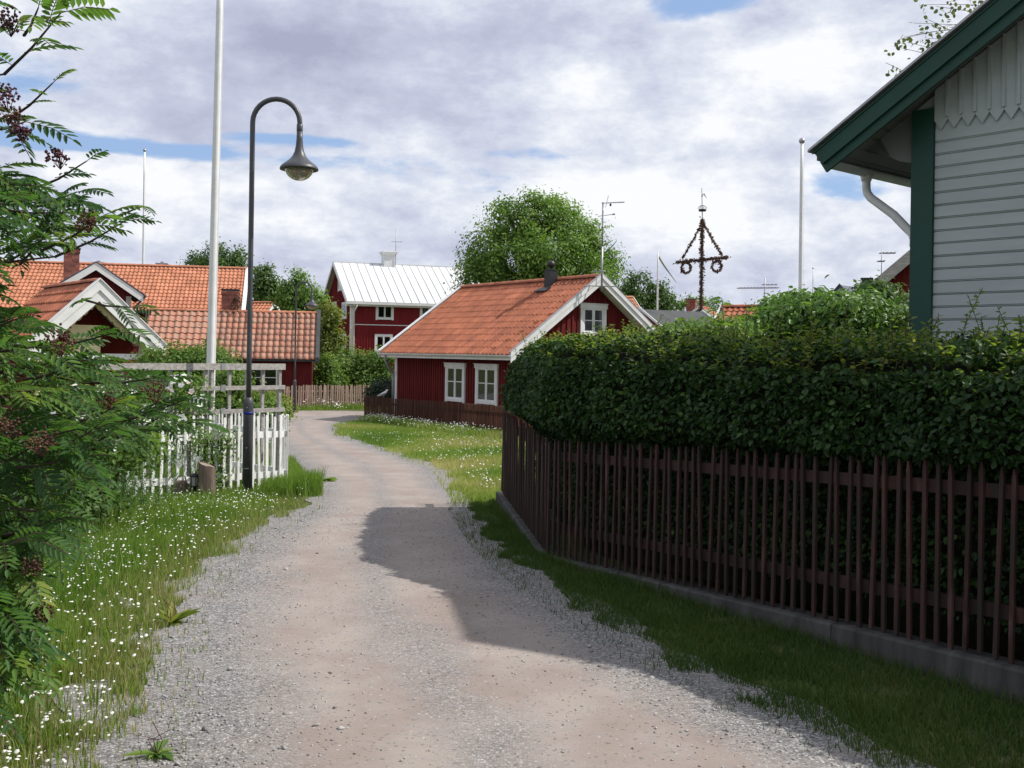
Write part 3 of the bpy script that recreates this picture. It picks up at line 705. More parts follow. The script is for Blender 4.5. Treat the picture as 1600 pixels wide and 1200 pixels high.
# white fence at the left
pkw = [picket_mesh('picket_white', 0.034, 0.016, h, M['white_worn'], 0.03, 'round') for h in (1.0, 1.015, 0.99)]
wc = gp(-3.05, 14.0, 0.0); wd = Vector((-0.69, -0.72, 0))
wpts = [wc+wd*3.9, wc, wc+Vector((-0.18, 0.42, 0)), wc+Vector((-1.0, 1.2, 0)), wc+Vector((-3.3, 4.0, 0))]
wpts = [gp(p.x, p.y, 0.02) for p in wpts]
fence('picket_fence', 'low white picket fence behind the near street lamp, turning the corner at the road', wpts, 0.109, pkw, M['white_worn'], (0.20, 0.74), 0.03, 0.085, 1, 0.012, 0.01)
# dark fence at the right on its concrete curb
pkd = [picket_mesh('picket_dark', 0.024, 0.020, h, M['dark_picket'], 0.05) for h in (1.0, 1.01, 0.99)]
def ctop(y): return float(np.interp(y, [2, 5.16, 9, 12.7], [0.19, 0.07, -0.16, -0.12]))
F0 = Vector((0.34, 9.0, 0)); Fd = Vector((0.504, -0.864, 0)); F2 = Vector((-0.10, 12.7, 0)); F1 = F0+Fd*8.2
fp = [F2, F0, F0+Fd*4.4, F1]; fp = [Vector((p.x, p.y, ctop(p.y)+0.004)) for p in fp]
dfence = fence('picket_fence', 'dark brown picket fence of narrow peeling pales on a concrete curb under the hedge', fp, 0.088, pkd, M['dark_picket'], (0.24, 0.86), 0.035, 0.075, 1, 0.015, 0.012)
# curb: thing of its own (a low wall), in cast lengths
curb = thing('concrete_curb', 'low concrete curb wall under the dark brown picket fence', 'wall', (F0.x, F0.y, GZ(F0.y)))
def curb_len(p, q):
    d = (q-p); d.z = 0; h = d.normalized(); nr = Vector((-h.y, h.x, 0))   # garden side on the left when walking to the camera
    mb = MB(); a, b = p+h*0.004, q-h*0.004
    P = []
    for (pt) in (a, b):
        zt = ctop(pt.y); zb = GZ(pt.y)-0.15
        P.append([pt-nr*0.075+Vector((0, 0, zb)), pt+nr*0.10+Vector((0, 0, zb)), pt+nr*0.10+Vector((0, 0, zt)), pt-nr*0.055+Vector((0, 0, zt)), pt-nr*0.068+Vector((0, 0, zt-0.014))])
    b0 = len(mb.v)
    for r in P: mb.v += r
    for i in range(5): j = (i+1) % 5; mb.face(b0+i, b0+j, b0+5+j, b0+5+i)
    mb.face(*[b0+i for i in range(5)][::-1]); mb.face(*[b0+5+i for i in range(5)])
    mb.build('curb_block', M['concrete'], curb, world=True)
def seg(p, q, n):
    for i in range(n): curb_len(p+(q-p)*(i/n), p+(q-p)*((i+1)/n))
seg(F2+(F2-F0).normalized()*0.05, F0, 5); seg(F0, F0+Fd*8.2, 5)

# ------------------------------------------------------------------ pale timber house at the right
hx = Vector((0.652, -0.758, 0)); rzh = math.atan2(hx.y, hx.x); E0 = Vector((2.77, 9.4, GZ(9.4)))
hs = thing('timber_house', 'pale grey timber house with dark green trim standing behind the hedge at the right', 'house', E0, rzh)
def build_timber():
    g0 = E0.z; Ez = 3.50-g0; tp = 0.60; Wd = 7.0; L = 9.0; Rz = Ez+tp*Wd/2; t = 0.09
    oe, og = 0.72, 0.40; xa, xb, ya, yb = oe, Wd-oe, og, L-og
    we = Ez+tp*oe-t-0.02
    def ztop(x): return Ez+tp*(Wd/2-abs(x-Wd/2))
    body(hs, xa+.02, xb-.02, ya+.02, yb-.02, we, we+tp*(Wd/2-oe), M['house_white'])
    # roof deck: soffit boards below, metal sheet on top
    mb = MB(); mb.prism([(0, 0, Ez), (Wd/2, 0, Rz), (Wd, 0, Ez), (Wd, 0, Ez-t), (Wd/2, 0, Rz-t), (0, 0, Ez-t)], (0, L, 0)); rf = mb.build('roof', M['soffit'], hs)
    mb = MB(); mb.prism([(-0.05, -0.075, Ez+0.012-.03), (Wd/2, -0.075, Rz+0.012), (Wd+0.05, -0.075, Ez+.012-.03), (Wd+.05, -0.075, Ez-.03+.036), (Wd/2, -0.075, Rz+0.036), (-0.05, -0.075, Ez-.03+.036)], (0, L+0.15, 0)); mb.build('roof_sheet', M['galv'], rf)
    for s in (0, 1):
        f = (lambda x: x) if s == 0 else (lambda x: Wd-x)
        k = 1 if s == 0 else -1
        A = Vector((Wd/2, -0.003, Rz+0.005)); B = Vector((f(-0.02), -0.003, Ez-0.007))
        zz = Vector((0, 0, -1)); 
        # lower ends cut square to the slope
        e = Vector((k*0.10, 0, 0))
        mb = MB(); mb.prism([A, B, B+e+zz*0.125, A+zz*0.175], (0, -0.03, 0)); mb.build('bargeboard', M['green_paint'], hs)
        A2 = A+zz*0.150; B2 = B+Vector((k*0.055, 0, 0))+zz*0.10
        mb = MB(); mb.prism([A2+Vector((0, .0, 0)), B2, B2+Vector((k*0.065, 0, 0))+zz*0.10, A2+zz*0.14], (0, 0.028, 0)); mb.build('bargeboard', M['green_paint'], hs)
        mb = MB(); mb.prism([A+Vector((0, -0.031, -0.012)), B+Vector((0, -0.031, -0.012)), B+Vector((0, -0.031, -0.03)), A+Vector((0, -0.031, -0.03))], (0, -0.010, 0)); mb.build('drip_moulding', M['green_paint'], hs)
    # soffit panelling joints on the overhang underside
    mb = MB()
    for i in range(6):
        x = 0.06+i*0.115
        mb.beam((x, 0.03, ztop(x)-t-0.006), (x, L-0.03, ztop(x)-t-0.006), 0.10, 0.010, (-math.sin(math.atan(tp)), 0, math.cos(math.atan(tp))))
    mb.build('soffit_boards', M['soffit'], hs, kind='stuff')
    # scrolled bracket (purlin end) beside the corner post
    def curve(y0, name='bracket'):
        pts = []
        for i in range(9): a = i/8*PI/2; pts.append(Vector((xa-0.02-0.42*math.sin(a)**1.1, y0, we-0.46+0.44*(1-math.cos(a)) + 0.0)))
        low = pts; up = [Vector((xa-0.02-0.46, y0, ztop(xa-0.48)-t-0.02)), Vector((xa-0.02, y0, ztop(xa)-t-0.02))]
        poly = low+[up[0], up[1]]
        m2 = MB(); m2.prism(poly, (0, 0.07, 0)); m2.build(name, M['soffit'], hs)
    curve(ya+0.05); curve(ya+1.9)
    # gutter + downpipe
    gx = 0.035; gz = Ez-0.085
    gm = MB(); k = 8; b = 0
    for yy in (0.16, L-0.1):
        for i in range(k): a = PI+PI*i/(k-1); gm.v.append(Vector((gx+math.cos(a)*0.062, yy, gz+math.sin(a)*0.062)))
        for i in range(k): a = PI+PI*i/(k-1); gm.v.append(Vector((gx+math.cos(a)*0.055, yy, gz+0.003+math.sin(a)*0.055)))
    for i in range(k-1): gm.face(i, i+1, 2*k+i+1, 2*k+i); gm.face(k+i, 3*k+i, 3*k+i+1, k+i+1)
    gm.face(0, 2*k, 3*k, k); gm.face(k-1, 2*k-1, 4*k-1, 3*k-1); gm.face(*range(0, k), *range(2*k-1, k-1, -1))
    gm.build('gutter', M['white'], hs, smooth=True)
    oy = 0.80; py = ya+0.27; pxx = xa-0.115
    mb = MB(); mb.tube([(gx, oy, gz-0.04), (gx, oy, gz-0.10)], [0.062, 0.046], 14); 
    mb.tube([(gx, oy, gz-0.09), (gx, oy, gz-0.17), (gx+0.015, oy-0.005, gz-0.22), (gx+0.06, oy-0.02, gz-0.27), (gx+0.35, oy-0.11, gz-0.47), (pxx-0.10, py+.03, gz-0.60), (pxx-0.03, py+.01, gz-0.66), (pxx, py, gz-0.74), (pxx, py, 0.35), (pxx-0.03, py-0.01, 0.25), (pxx-0.12, py-0.05, 0.15)], 0.040, 14)
    for zz in (1.1, 2.1, gz-0.78): mb.tube([(pxx, py, zz), (pxx, py, zz+0.05)], 0.046, 14)
    dp = mb.build('downpipe', M['white'], hs, smooth=True)
    # green corner post
    mb = MB(); mb.box(xa+0.0, xa+0.20, ya-0.03, ya-0.0, -0.2, we-0.02); mb.box(xa+0.0, xa+0.019, ya+.001, ya+0.17, -0.2, we-0.03); mb.build('corner_post', M['green_paint'], hs)
    # siding boards one by one below the scalloped frieze
    zf = 3.61-g0; bh = 0.111; x0 = xa+0.205; x1 = xb-0.19; z = zf-bh; i = 0
    mb = MB(); mb.prism([(0, 0, 0.006), (0, 0, bh-0.010), (0, 0.020, bh-0.002), (0, 0.02, 0)][::-1], (x1-x0, 0, 0))
    # board profile: face, rebated lower edge
    mb = MB(); prof = [(-0.023, 0.014), (-0.021, bh-0.014), (-0.012, bh-0.010), (-0.012, bh-0.005), (-0.001, bh-0.003), (-0.001, 0.002), (-0.012, 0.002), (-0.013, 0.011)]
    mb.prism([(0, p[0], p[1]) for p in prof], (x1-x0, 0, 0)); o = mb.build('siding', M['house_white']); sme = o.data; bpy.data.objects.remove(o)
    while z > -0.15:
        place('siding_board', sme, hs, Matrix.Translation((x0, ya+0.02, z+random.uniform(-.001, .001)))); z -= bh
    # frieze: pointed vertical boards with cover strips
    bw = 0.120; n = int((x1-x0)/bw)
    for i in range(n+1):
        a = x0+i*bw+0.001; b = min(a+bw-0.002, x1)
        if b-a < 0.04: continue
        m_ = (a+b)/2; zt = lambda x: ztop(x)-t-0.015
        zlo = zf-0.012; pk = 0.085
        mb = MB()
        top = [Vector((b, 0, zt(b))), Vector((a, 0, zt(a)))]
        if a < Wd/2 < b: top = [Vector((b, 0, zt(b))), Vector((Wd/2, 0, zt(Wd/2))), Vector((a, 0, zt(a)))]
        mb.prism([p+Vector((0, ya-0.004, 0)) for p in [Vector((a, 0, zlo+pk)), Vector((m_, 0, zlo)), Vector((b, 0, zlo+pk))]+top], (0, -0.022, 0))
        mb.build('frieze_board', M['house_white'], hs)
        if i > 0:
            mb = MB(); mb.obox(((a-0.001), ya-0.0345, (zlo+pk+zt(a))/2+0.01), (0.014, 0, 0), (0, 0, (zt(a)-zlo-pk)/2-0.012), (0, 0.008, 0)); mb.build('cover_strip', M['house_white'], hs)
    mb = MB(); mb.box(x0, x1, ya+0.0, ya+0.016, zf-0.02, zf+0.11); mb.build('frieze_backing', M['house_white'], hs)
    # a window with green casing low on the gable, outside the frame of the photo
    win(hs, (xa+2.9, ya-0.002, 1.0), (1, 0, 0), (0, -1, 0), 1.1, 1.4, (0.5,), 2, 0.1, 'green_paint', ['curtain', None])
build_timber()

# ------------------------------------------------------------------ white-roofed two-storey house
zg = GZ(60)
fd = Vector((0.938, 0.347, 0)); rzw = math.atan2(fd.y, fd.x); Wc = Vector(((548-800)/FPX*66, 66, zg))
wh = thing('two_storey_house', 'tall red two storey house with white sheet metal roof and white square chimney', 'house', Wc, rzw)
def build_white():
    D = 9.4; L = 11.6; E = W(555, 466, 66).z-zg; Rz = W(527, 412, 70.4).z-zg+0.1; tp = (Rz-E)/(D/2); o = 0.35
    # local x along the front, y to the back; ridge along x
    mb = MB(); mb.prism([(0, 0, -0.3), (0, D, -0.3), (0, D, E-0.05), (0, D/2, Rz-0.08), (0, 0, E-0.05)], (L, 0, 0)); mb.build('wall', M['red_bright'], wh)
    t = 0.12; mb = MB(); mb.prism([(-o, -o, E-o*tp), (-o, D/2, Rz), (-o, D+o, E-o*tp), (-o, D+o, E-o*tp-t), (-o, D/2, Rz-t), (-o, -o, E-o*tp-t)], (L+2*o, 0, 0)); rf = mb.build('roof', M['white_metal'], wh)
    n = Vector((0, -math.sin(math.atan(tp)), math.cos(math.atan(tp))))
    k = 23; pw = (L+2*o)/k; SLn = Vector((0, D/2+o, Rz-E+o*tp))
    for i in range(k):
        a = -o+i*pw
        mb = MB(); mb.prism([(a+0.012, -o-0.02, E-o*tp-0.01), (a+pw-0.012, -o-0.02, E-o*tp-0.01), (a+pw-0.012, D/2-0.02, Rz), (a+0.012, D/2-0.02, Rz)], n*0.012); mb.build('roof_sheet', M['white_metal'], rf)
    sm = MB()
    for i in range(k+1):
        a = -o+i*pw; sm.prism([(a-0.010, -o-0.02, E-o*tp+.012), (a+0.010, -o-0.02, E-o*tp+.012), (a+0.010, D/2, Rz+.012), (a-0.010, D/2, Rz+.012)], n*0.032)
    sm.build('roof_seams', M['alu'], rf, kind='stuff')
    mb = MB(); mb.box(-o, L+o, D/2-0.09, D/2+0.09, Rz-0.01, Rz+0.05); mb.build('ridge_cap', M['white_metal'], rf)
    mb = MB(); mb.box(-o-0.03, L+o, -o-0.16, -o-0.03, E-o*tp-0.19, E-o*tp-0.03); mb.build('gutter', M['white'], wh)
    mb = MB(); mb.box(-o, L+o, -o, -0.002, E-o*tp-0.30, E-o*tp-0.13); mb.build('cornice', M['white'], wh)
    mb = MB(); barge(mb, (-o-0.003, D/2, Rz+.02), (-o-0.003, -o-.05, E-o*tp+.0), 0.26, 0.04, (-1, 0, 0)); mb.build('bargeboard', M['white'], wh)
    mb = MB(); barge(mb, (-o-0.003, D/2, Rz+.02), (-o-0.003, D+o+.05, E-o*tp+.0), 0.26, 0.04, (-1, 0, 0)); mb.build('bargeboard', M['white'], wh)
    mb = MB(); mb.box(-0.04, 0.22, -0.045, -0.002, -.2, E-0.45); mb.box(-0.045, -0.002, 0.0, 0.24, -.2, E-0.4); mb.build('corner_board', M['white'], wh)
    mb = MB(); mb.tube([(0.30, -o-0.09, E-0.42), (0.22, -o-.05, E-0.62), (0.12, -0.10, E-0.95), (0.12, -0.10, 0)], 0.055, 8); mb.build('downpipe', M['white'], wh, smooth=True)
    # string course
    mb = MB(); zs = W(600, 508, 66.6).z-zg; mb.box(0.23, L, -0.03, -0.002, zs-0.02, zs+0.03); mb.build('string_course', M['white'], wh)
    bt = MB(); skip = []
    def xp(px):
        kk = (px-800)/FPX; return (kk*Wc.y-Wc.x)/(fd.x-kk*fd.y)
    def wn(px0, px1, py0, py1, nm='window', rows=()):
        a, b = xp(px0), xp(px1); Y = 66+fd.y*(a+b)/2; hz = HOR+0.015*(px0-800)
        z0 = EYE+(hz-py1)/FPX*Y-zg; z1 = EYE+(hz-py0)/FPX*Y-zg
        win(wh, ((a+b)/2, 0, z0), (1, 0, 0), (0, -1, 0), b-a, z1-z0, rows, 2, 0.13, 'white', None, False); skip.append((a-0.23, b-0.23, z0, z1))
    wn(586, 614, 471, 500); wn(585, 613, 522, 551); wn(655, 683, 474, 503); wn(655, 683, 525, 554)
    battens(bt, (0.23, 0, 0), (1, 0, 0), (0, -1, 0), L-0.3, E-0.45, -0.2, 0.185, 0.05, 0.028, skip)
    # gable side windows (seen very obliquely)
    sd_ = Vector((-fd.y, fd.x, 0))
    def yp(px):
        kk = (px-800)/FPX; return (Wc.x-kk*Wc.y)/(kk*sd_.y-sd_.x)
    sk = []
    for (pa, pb, y0, y1) in ((534, 541.5, 472, 499), (519, 525.5, 472, 499), (527.5, 534.5, 432, 455), (534, 541.5, 521, 546), (519, 525.5, 521, 546)):
        a, b = yp(pa), yp(pb); Y = 66+sd_.y*(a+b)/2; hz = HOR+0.015*(pa-800)
        z0 = EYE+(hz-y1)/FPX*Y-zg; z1 = EYE+(hz-y0)/FPX*Y-zg
        win(wh, (0, (a+b)/2, z0), (0, -1, 0), (-1, 0, 0), abs(a-b), z1-z0, (0.5,), 2, 0.13, 'white', ['curtain'], False); sk.append((min(a, b), max(a, b), z0, z1))
    battens(bt, (0, 0.25, 0), (0, 1, 0), (-1, 0, 0), D-0.25, lambda y: E+tp*(D/2-abs(y+.25-D/2))-0.2, -0.2, 0.2, 0.05, 0.028, [(a-.25, b-.25, c, d) for (a, b, c, d) in sk])
    bt.build('wall_battens', M['red_bright'], wh, kind='stuff')
    # chimney with flared cap
    cx = None; kk = (605-800)/FPX; o2 = Wc+sd_*(D/2); cx = (kk*o2.y-o2.x)/(fd.x-kk*fd.y); Yc = o2.y+fd.y*cx
    zt = W(605, 394, Yc).z-zg; w2 = 0.42
    mb = MB(); mb.box(cx-w2, cx+w2, D/2-w2, D/2+w2, Rz-0.5, zt-0.22); ch = mb.build('chimney', M['white'], wh)
    mb = MB(); b = 0
    for (r, z) in ((w2+.01, zt-0.24), (w2+.14, zt-0.04), (w2+.14, zt), (w2-.1, zt+0.04)):
        mb.v += [Vector((cx-r, D/2-r, z)), Vector((cx+r, D/2-r, z)), Vector((cx+r, D/2+r, z)), Vector((cx-r, D/2+r, z))]
    for q in range(3):
        for k2 in range(4): k3 = (k2+1) % 4; mb.face(q*4+k2, q*4+k3, q*4+4+k3, q*4+4+k2)
    mb.face(3, 2, 1, 0); mb.face(12, 13, 14, 15); mb.build('chimney_cap', M['white'], ch)
    return Yc, zt
Yc, zt = build_white()
p = W(618, 414, Yc-0.3)
tv_antenna(p, W(618, 357, Yc).z-p.z+0.0, 'thin antenna standing beside the white chimney of the two storey house', [(1.6, -0.35, 0.45, 4, 0.5, 0.012)], 0.3, None)
# small louvre door beside

# ------------------------------------------------------------------ left group of houses
# old outbuilding with single pantiles
zb0 = -0.803
ob = thing('outbuilding', 'low red outbuilding under old mossy pink pantiles with a white window', 'house', (-14.6, 42.2, zb0), 0.0)
def build_out():
    X1 = (500-800)/FPX*42.2+14.6-0.02; E = W(480, 562, 42.2).z-zb0; Rz = W(487, 490, 44.1).z-zb0; D = 3.8; hD = D/2; tp = (Rz-E)/hD; X0 = -0.3
    ob.rotation_euler.z = 0.17; rr_ = Vector((-14.6+X1, 42.2, zb0))-Matrix.Rotation(.17, 4, 'Z') @ Vector((X1, 0, 0)); ob.location = rr_; ROOTM[ob.name] = Matrix.Translation(rr_) @ Matrix.Rotation(.17, 4, 'Z')
    mb = MB(); mb.prism([(X0, 0.3, -.2), (X0, D-0.3, -.2), (X0, D-0.3, E+0.1), (X0, hD, Rz-0.12), (X0, 0.3, E+0.1)], (X1-0.30-X0, 0, 0)); mb.build('wall', M['red'], ob)
    mb = MB(); t = 0.08; mb.prism([(X0-0.2, 0, E), (X0-0.2, hD, Rz), (X0-0.2, D, E), (X0-0.2, D, E-t), (X0-0.2, hD, Rz-t), (X0-0.2, 0, E-t)], (X1-X0+0.1, 0, 0)); rf = mb.build('roof', M['dark_roof'], ob)
    sl = math.atan(tp); n = Vector((0, -math.sin(sl), math.cos(sl))); d = Vector((0, -math.cos(sl), -math.sin(sl)))
    SLn = hD/math.cos(sl); tw = 0.246; rows = 8; th = SLn/rows+0.004
    mb = MB(); k = 8; pr = []
    for q in range(k+1):
        u = q/k; pr.append(0.065*max(0, math.sin(PI*min(1, u/0.80)))**0.75 if u < 0.80 else -0.008)
    b = 0
    for (yy, lift) in ((0.0, 0.002), (-th*0.5, 0.005), (-th, 0.010)):
        for q in range(k+1):
            bow = 0.045*math.sin(PI*min(1, q/k/0.80)) if yy < -th*0.8 and q/k < 0.80 else 0
            mb.v.append(Vector((q/k*(tw+0.012), yy-bow, pr[q]+lift)))
    for q in range(k+1): v = mb.v[2*(k+1)+q]; mb.v.append(v+Vector((0, 0.004, -0.009)))
    for r in range(3):
        for q in range(k): mb.face(r*(k+1)+q, (r+1)*(k+1)+q, (r+1)*(k+1)+q+1, r*(k+1)+q+1)
    mb.face(k, k+1+k, 2*(k+1)+k, 3*(k+1)+k)
    o = mb.build('tile', M['tile_old'], smooth=True); tme = o.data; bpy.data.objects.remove(o)
    xx = X1-0.18-tw; c = 0
    while xx > 2.2-0.3 and c < 34:
        for r in range(rows):
            p = Vector((xx, hD, Rz+0.01))+d*(r*SLn/rows+0.02)+n*0.008
            R_ = Matrix((( 1, 0, 0), (0, -d.y, n.y), (0, -d.z, n.z))).to_4x4()
            Mx = Matrix.Translation(p) @ R_ @ Matrix.Rotation(random.gauss(0, .012), 4, 'Z')
            place('roof_tile', tme, rf, Mx)
        xx -= tw; c += 1
    if xx > X0:
        tl = MB(); pantile(tl, (X0-.1, hD, Rz+0.015), (1, 0, 0), d, n, xx+tw-X0+.1, SLn, int((xx+tw-X0)/tw), rows, 0.045, 0.04); tl.build('roof_tiles', M['tile_old'], rf, kind='stuff')
    rt = MB(); ridge_tiles(rt, (X0, hD, Rz+0.03), (X1-0.1, hD, Rz+0.03), 0.10, 0.33); rt.build('ridge_tiles', M['tile_pale'], rf, kind='stuff')
    # dark verge board at the right end
    mb = MB(); mb.prism([(X1-0.16, -0.06, E-0.10), (X1-0.16, hD, Rz+0.08), (X1-0.16, hD, Rz+0.17), (X1-0.16, -0.06, E+0.10)], (0.16, 0, 0)); mb.build('verge_board', M['dark_roof'], ob)
    mb = MB(); mb.prism([(X1-0.16, D+0.06, E-0.10), (X1-0.16, hD, Rz+0.08), (X1-0.16, hD, Rz+0.17), (X1-0.16, D+0.06, E+0.10)], (0.16, 0, 0)); mb.build('verge_board', M['dark_roof'], ob)
    k0 = lambda px: (px-800)/FPX*42.5+14.6
    a, b_ = k0(393), k0(441); z0 = W(420, 612, 42.5).z-zb0; z1 = W(420, 568, 42.5).z-zb0
    win(ob, ((a+b_)/2, 0.298, z0), (1, 0, 0), (0, -1, 0), b_-a, z1-z0, (0.5,), 2, 0.10, 'white', None, False)
    bt = MB(); battens(bt, (X0, 0.3, 0), (1, 0, 0), (0, -1, 0), X1-0.30-X0, E-0.02, -.1, 0.17, 0.04, 0.02, [(a-X0, b_-X0, z0, z1)]); bt.build('wall_battens', M['red'], ob, kind='stuff')
    cx = (349-800)/FPX*44.3+14.6+.75; zt = W(349, 455, 44.3).z-zb0
    brick_stack(ob, cx, hD+0.25, Rz-0.4, zt, 0.66, 0.5)
    vp = []
    q_ = ROOTM[ob.name] @ Vector((cx, hD+.25, 0)); return q_.x, q_.y, zt+zb0
vine_at = build_out()

# long orange-roofed building behind
za = GZ(60)
lb = thing('long_building', 'long building with a bright orange pantile roof and white verge, behind the brick chimneys', 'house', (-31.5, 53, za), 0.0)
def build_long():
    Yr = 56.5; X1 = (388-800)/FPX*Yr+31.5; Rz = W(380, 421, Yr).z-za; Rz0 = Rz; D = 7.0; E = Rz-2.55; X0 = 0.0; pv = Vector((-31.5+X1, 53+D/2, za)); rr_ = pv-Matrix.Rotation(.20, 4, 'Z') @ Vector((X1, D/2, 0)); lb.location = rr_; lb.rotation_euler.z = .20; ROOTM[lb.name] = Matrix.Translation(rr_) @ Matrix.Rotation(.20, 4, 'Z')
    mb = MB(); mb.prism([(X0+.3, .3, -.2), (X0+.3, D-.3, -.2), (X0+.3, D-.3, E), (X0+.3, D/2, Rz-.15), (X0+.3, .3, E)], (X1-X0-.6, 0, 0)); mb.build('wall', M['red'], lb)
    mb = MB(); t = .1; mb.prism([(X0, 0, E), (X0, D/2, Rz), (X0, D, E), (X0, D, E-t), (X0, D/2, Rz-t), (X0, 0, E-t)], (X1-X0, 0, 0)); rf = mb.build('roof', M['dark_roof'], lb)
    tp = (Rz-E)/(D/2); sl = math.atan(tp); n = Vector((0, -math.sin(sl), math.cos(sl))); d = Vector((0, -math.cos(sl), -math.sin(sl)))
    tl = MB(); H = D/2/math.cos(sl); pantile(tl, Vector((X0, D/2, Rz))+n*.012, (1, 0, 0), d, n, X1-X0-.2, H, int((X1-X0)/.215), 13, .042, .036, 6); tl.build('roof_tiles', M['tile_pale'], rf, kind='stuff')
    rt = MB(); ridge_tiles(rt, (X0, D/2, Rz+.05), (X1-.15, D/2, Rz+.05), .12, .36); rt.build('ridge_tiles', M['tile_pale'], rf, kind='stuff')
    mb = MB(); mb.prism([(X1-.2, -.05, E-.1), (X1-.2, D/2, Rz-.05), (X1-.2, D/2, Rz+.12), (X1-.2, -.05, E+.12)], (.2, 0, 0)); mb.build('verge_board', M['white'], lb)
    for px in (174, 265):
        c = (px-800)/FPX*57.5+31.5; z = W(px, 418, 57.5).z-za
        mb = MB(); mb.box(c-.26, c+.26, D/2+.3, D/2+.8, z-.6, z+.06); mb.box(c-.32, c+.32, D/2+.25, D/2+.85, z+.06, z+.11); mb.box(c-.08, c+.08, D/2+.45, D/2+.6, z+.11, z+.2); mb.build('roof_vent', M['galv'], lb)
build_long()

# small red gabled house with brick chimney
sg = thing('gabled_house', 'small red house with white bargeboards and tall brick chimney, rising behind the rowan', 'house', (0, 0, 0), 0)
def build_small():
    Y = 41.0; z0 = -0.803; ap = W(148, 411, Y); lf = W(72, 456, Y-0.78); rt = W(224, 463, Y+0.72)
    gx = Vector((rt.x-lf.x, rt.y-lf.y, 0)); Wd = gx.length; gx.normalize(); rz = math.atan2(gx.y, gx.x)
    sg.location = (lf.x, lf.y, z0); sg.rotation_euler = (0, 0, rz); ROOTM[sg.name] = Matrix.Translation((lf.x, lf.y, z0)) @ Matrix.Rotation(rz, 4, 'Z')
    E = lf.z-z0; Rz = ap.z-z0; L = 5.0; tp = (Rz-E)/(Wd/2)
    body(sg, .45, Wd-.45, .35, L-.3, E+.45*tp-.12, Rz-.12, M['red_dull'])
    mb = MB(); t = .08; mb.prism([(0, 0, E), (Wd/2, 0, Rz), (Wd, 0, E), (Wd, 0, E-t), (Wd/2, 0, Rz-t), (0, 0, E-t)], (0, L, 0)); mb.build('roof', M['dark_roof'], sg)
    for s in (0, 1):
        f = (lambda x: x) if s == 0 else (lambda x: Wd-x)
        mb = MB(); barge(mb, (Wd/2, -.003, Rz+.02), (f(.0), -.003, E+.0), .30, .03, (0, -1, 0)); mb.build('bargeboard', M['white'], sg)
        mb = MB(); mb.prism([(Wd/2, -.06, Rz+.03), (f(-.06), -.06, E-.01), (f(-.06), -.06, E+.03), (Wd/2, -.06, Rz+.07)], (0, L+.1, 0)); mb.build('roof_edge', M['slate'], sg)
    mb = MB(); mb.tube([(Wd+.07, -.12, E-.04), (Wd+.07, L, E-.04)], .06, 8); mb.tube([(Wd+.06, .3, E-.08), (Wd-.3, .4, E-.5), (Wd-.38, .5, E-.7), (Wd-.38, .5, .1)], .045, 8); mb.build('gutter', M['slate'], sg, smooth=True)
    mb = MB(); mb.box(Wd-.64, Wd-.44, .31, .348, 0, E-.05); mb.build('corner_board', M['grey_wood'], sg)
    bt = MB(); battens(bt, (.45, .35, 0), (1, 0, 0), (0, -1, 0), Wd-1.1, lambda x: E+tp*(Wd/2-abs(x+.45-Wd/2))-.14, 0, .2, .05, .022); bt.build('wall_battens', M['red_dull'], sg, kind='stuff')
    # chimney towards the left rear
    Yc = Y+2.4; c = W(112, 388, Yc); lc = ROOTM[sg.name].inverted() @ c
    brick_stack(sg, lc.x, lc.y, E-.2, lc.z-.05, .60, .60)
build_small()

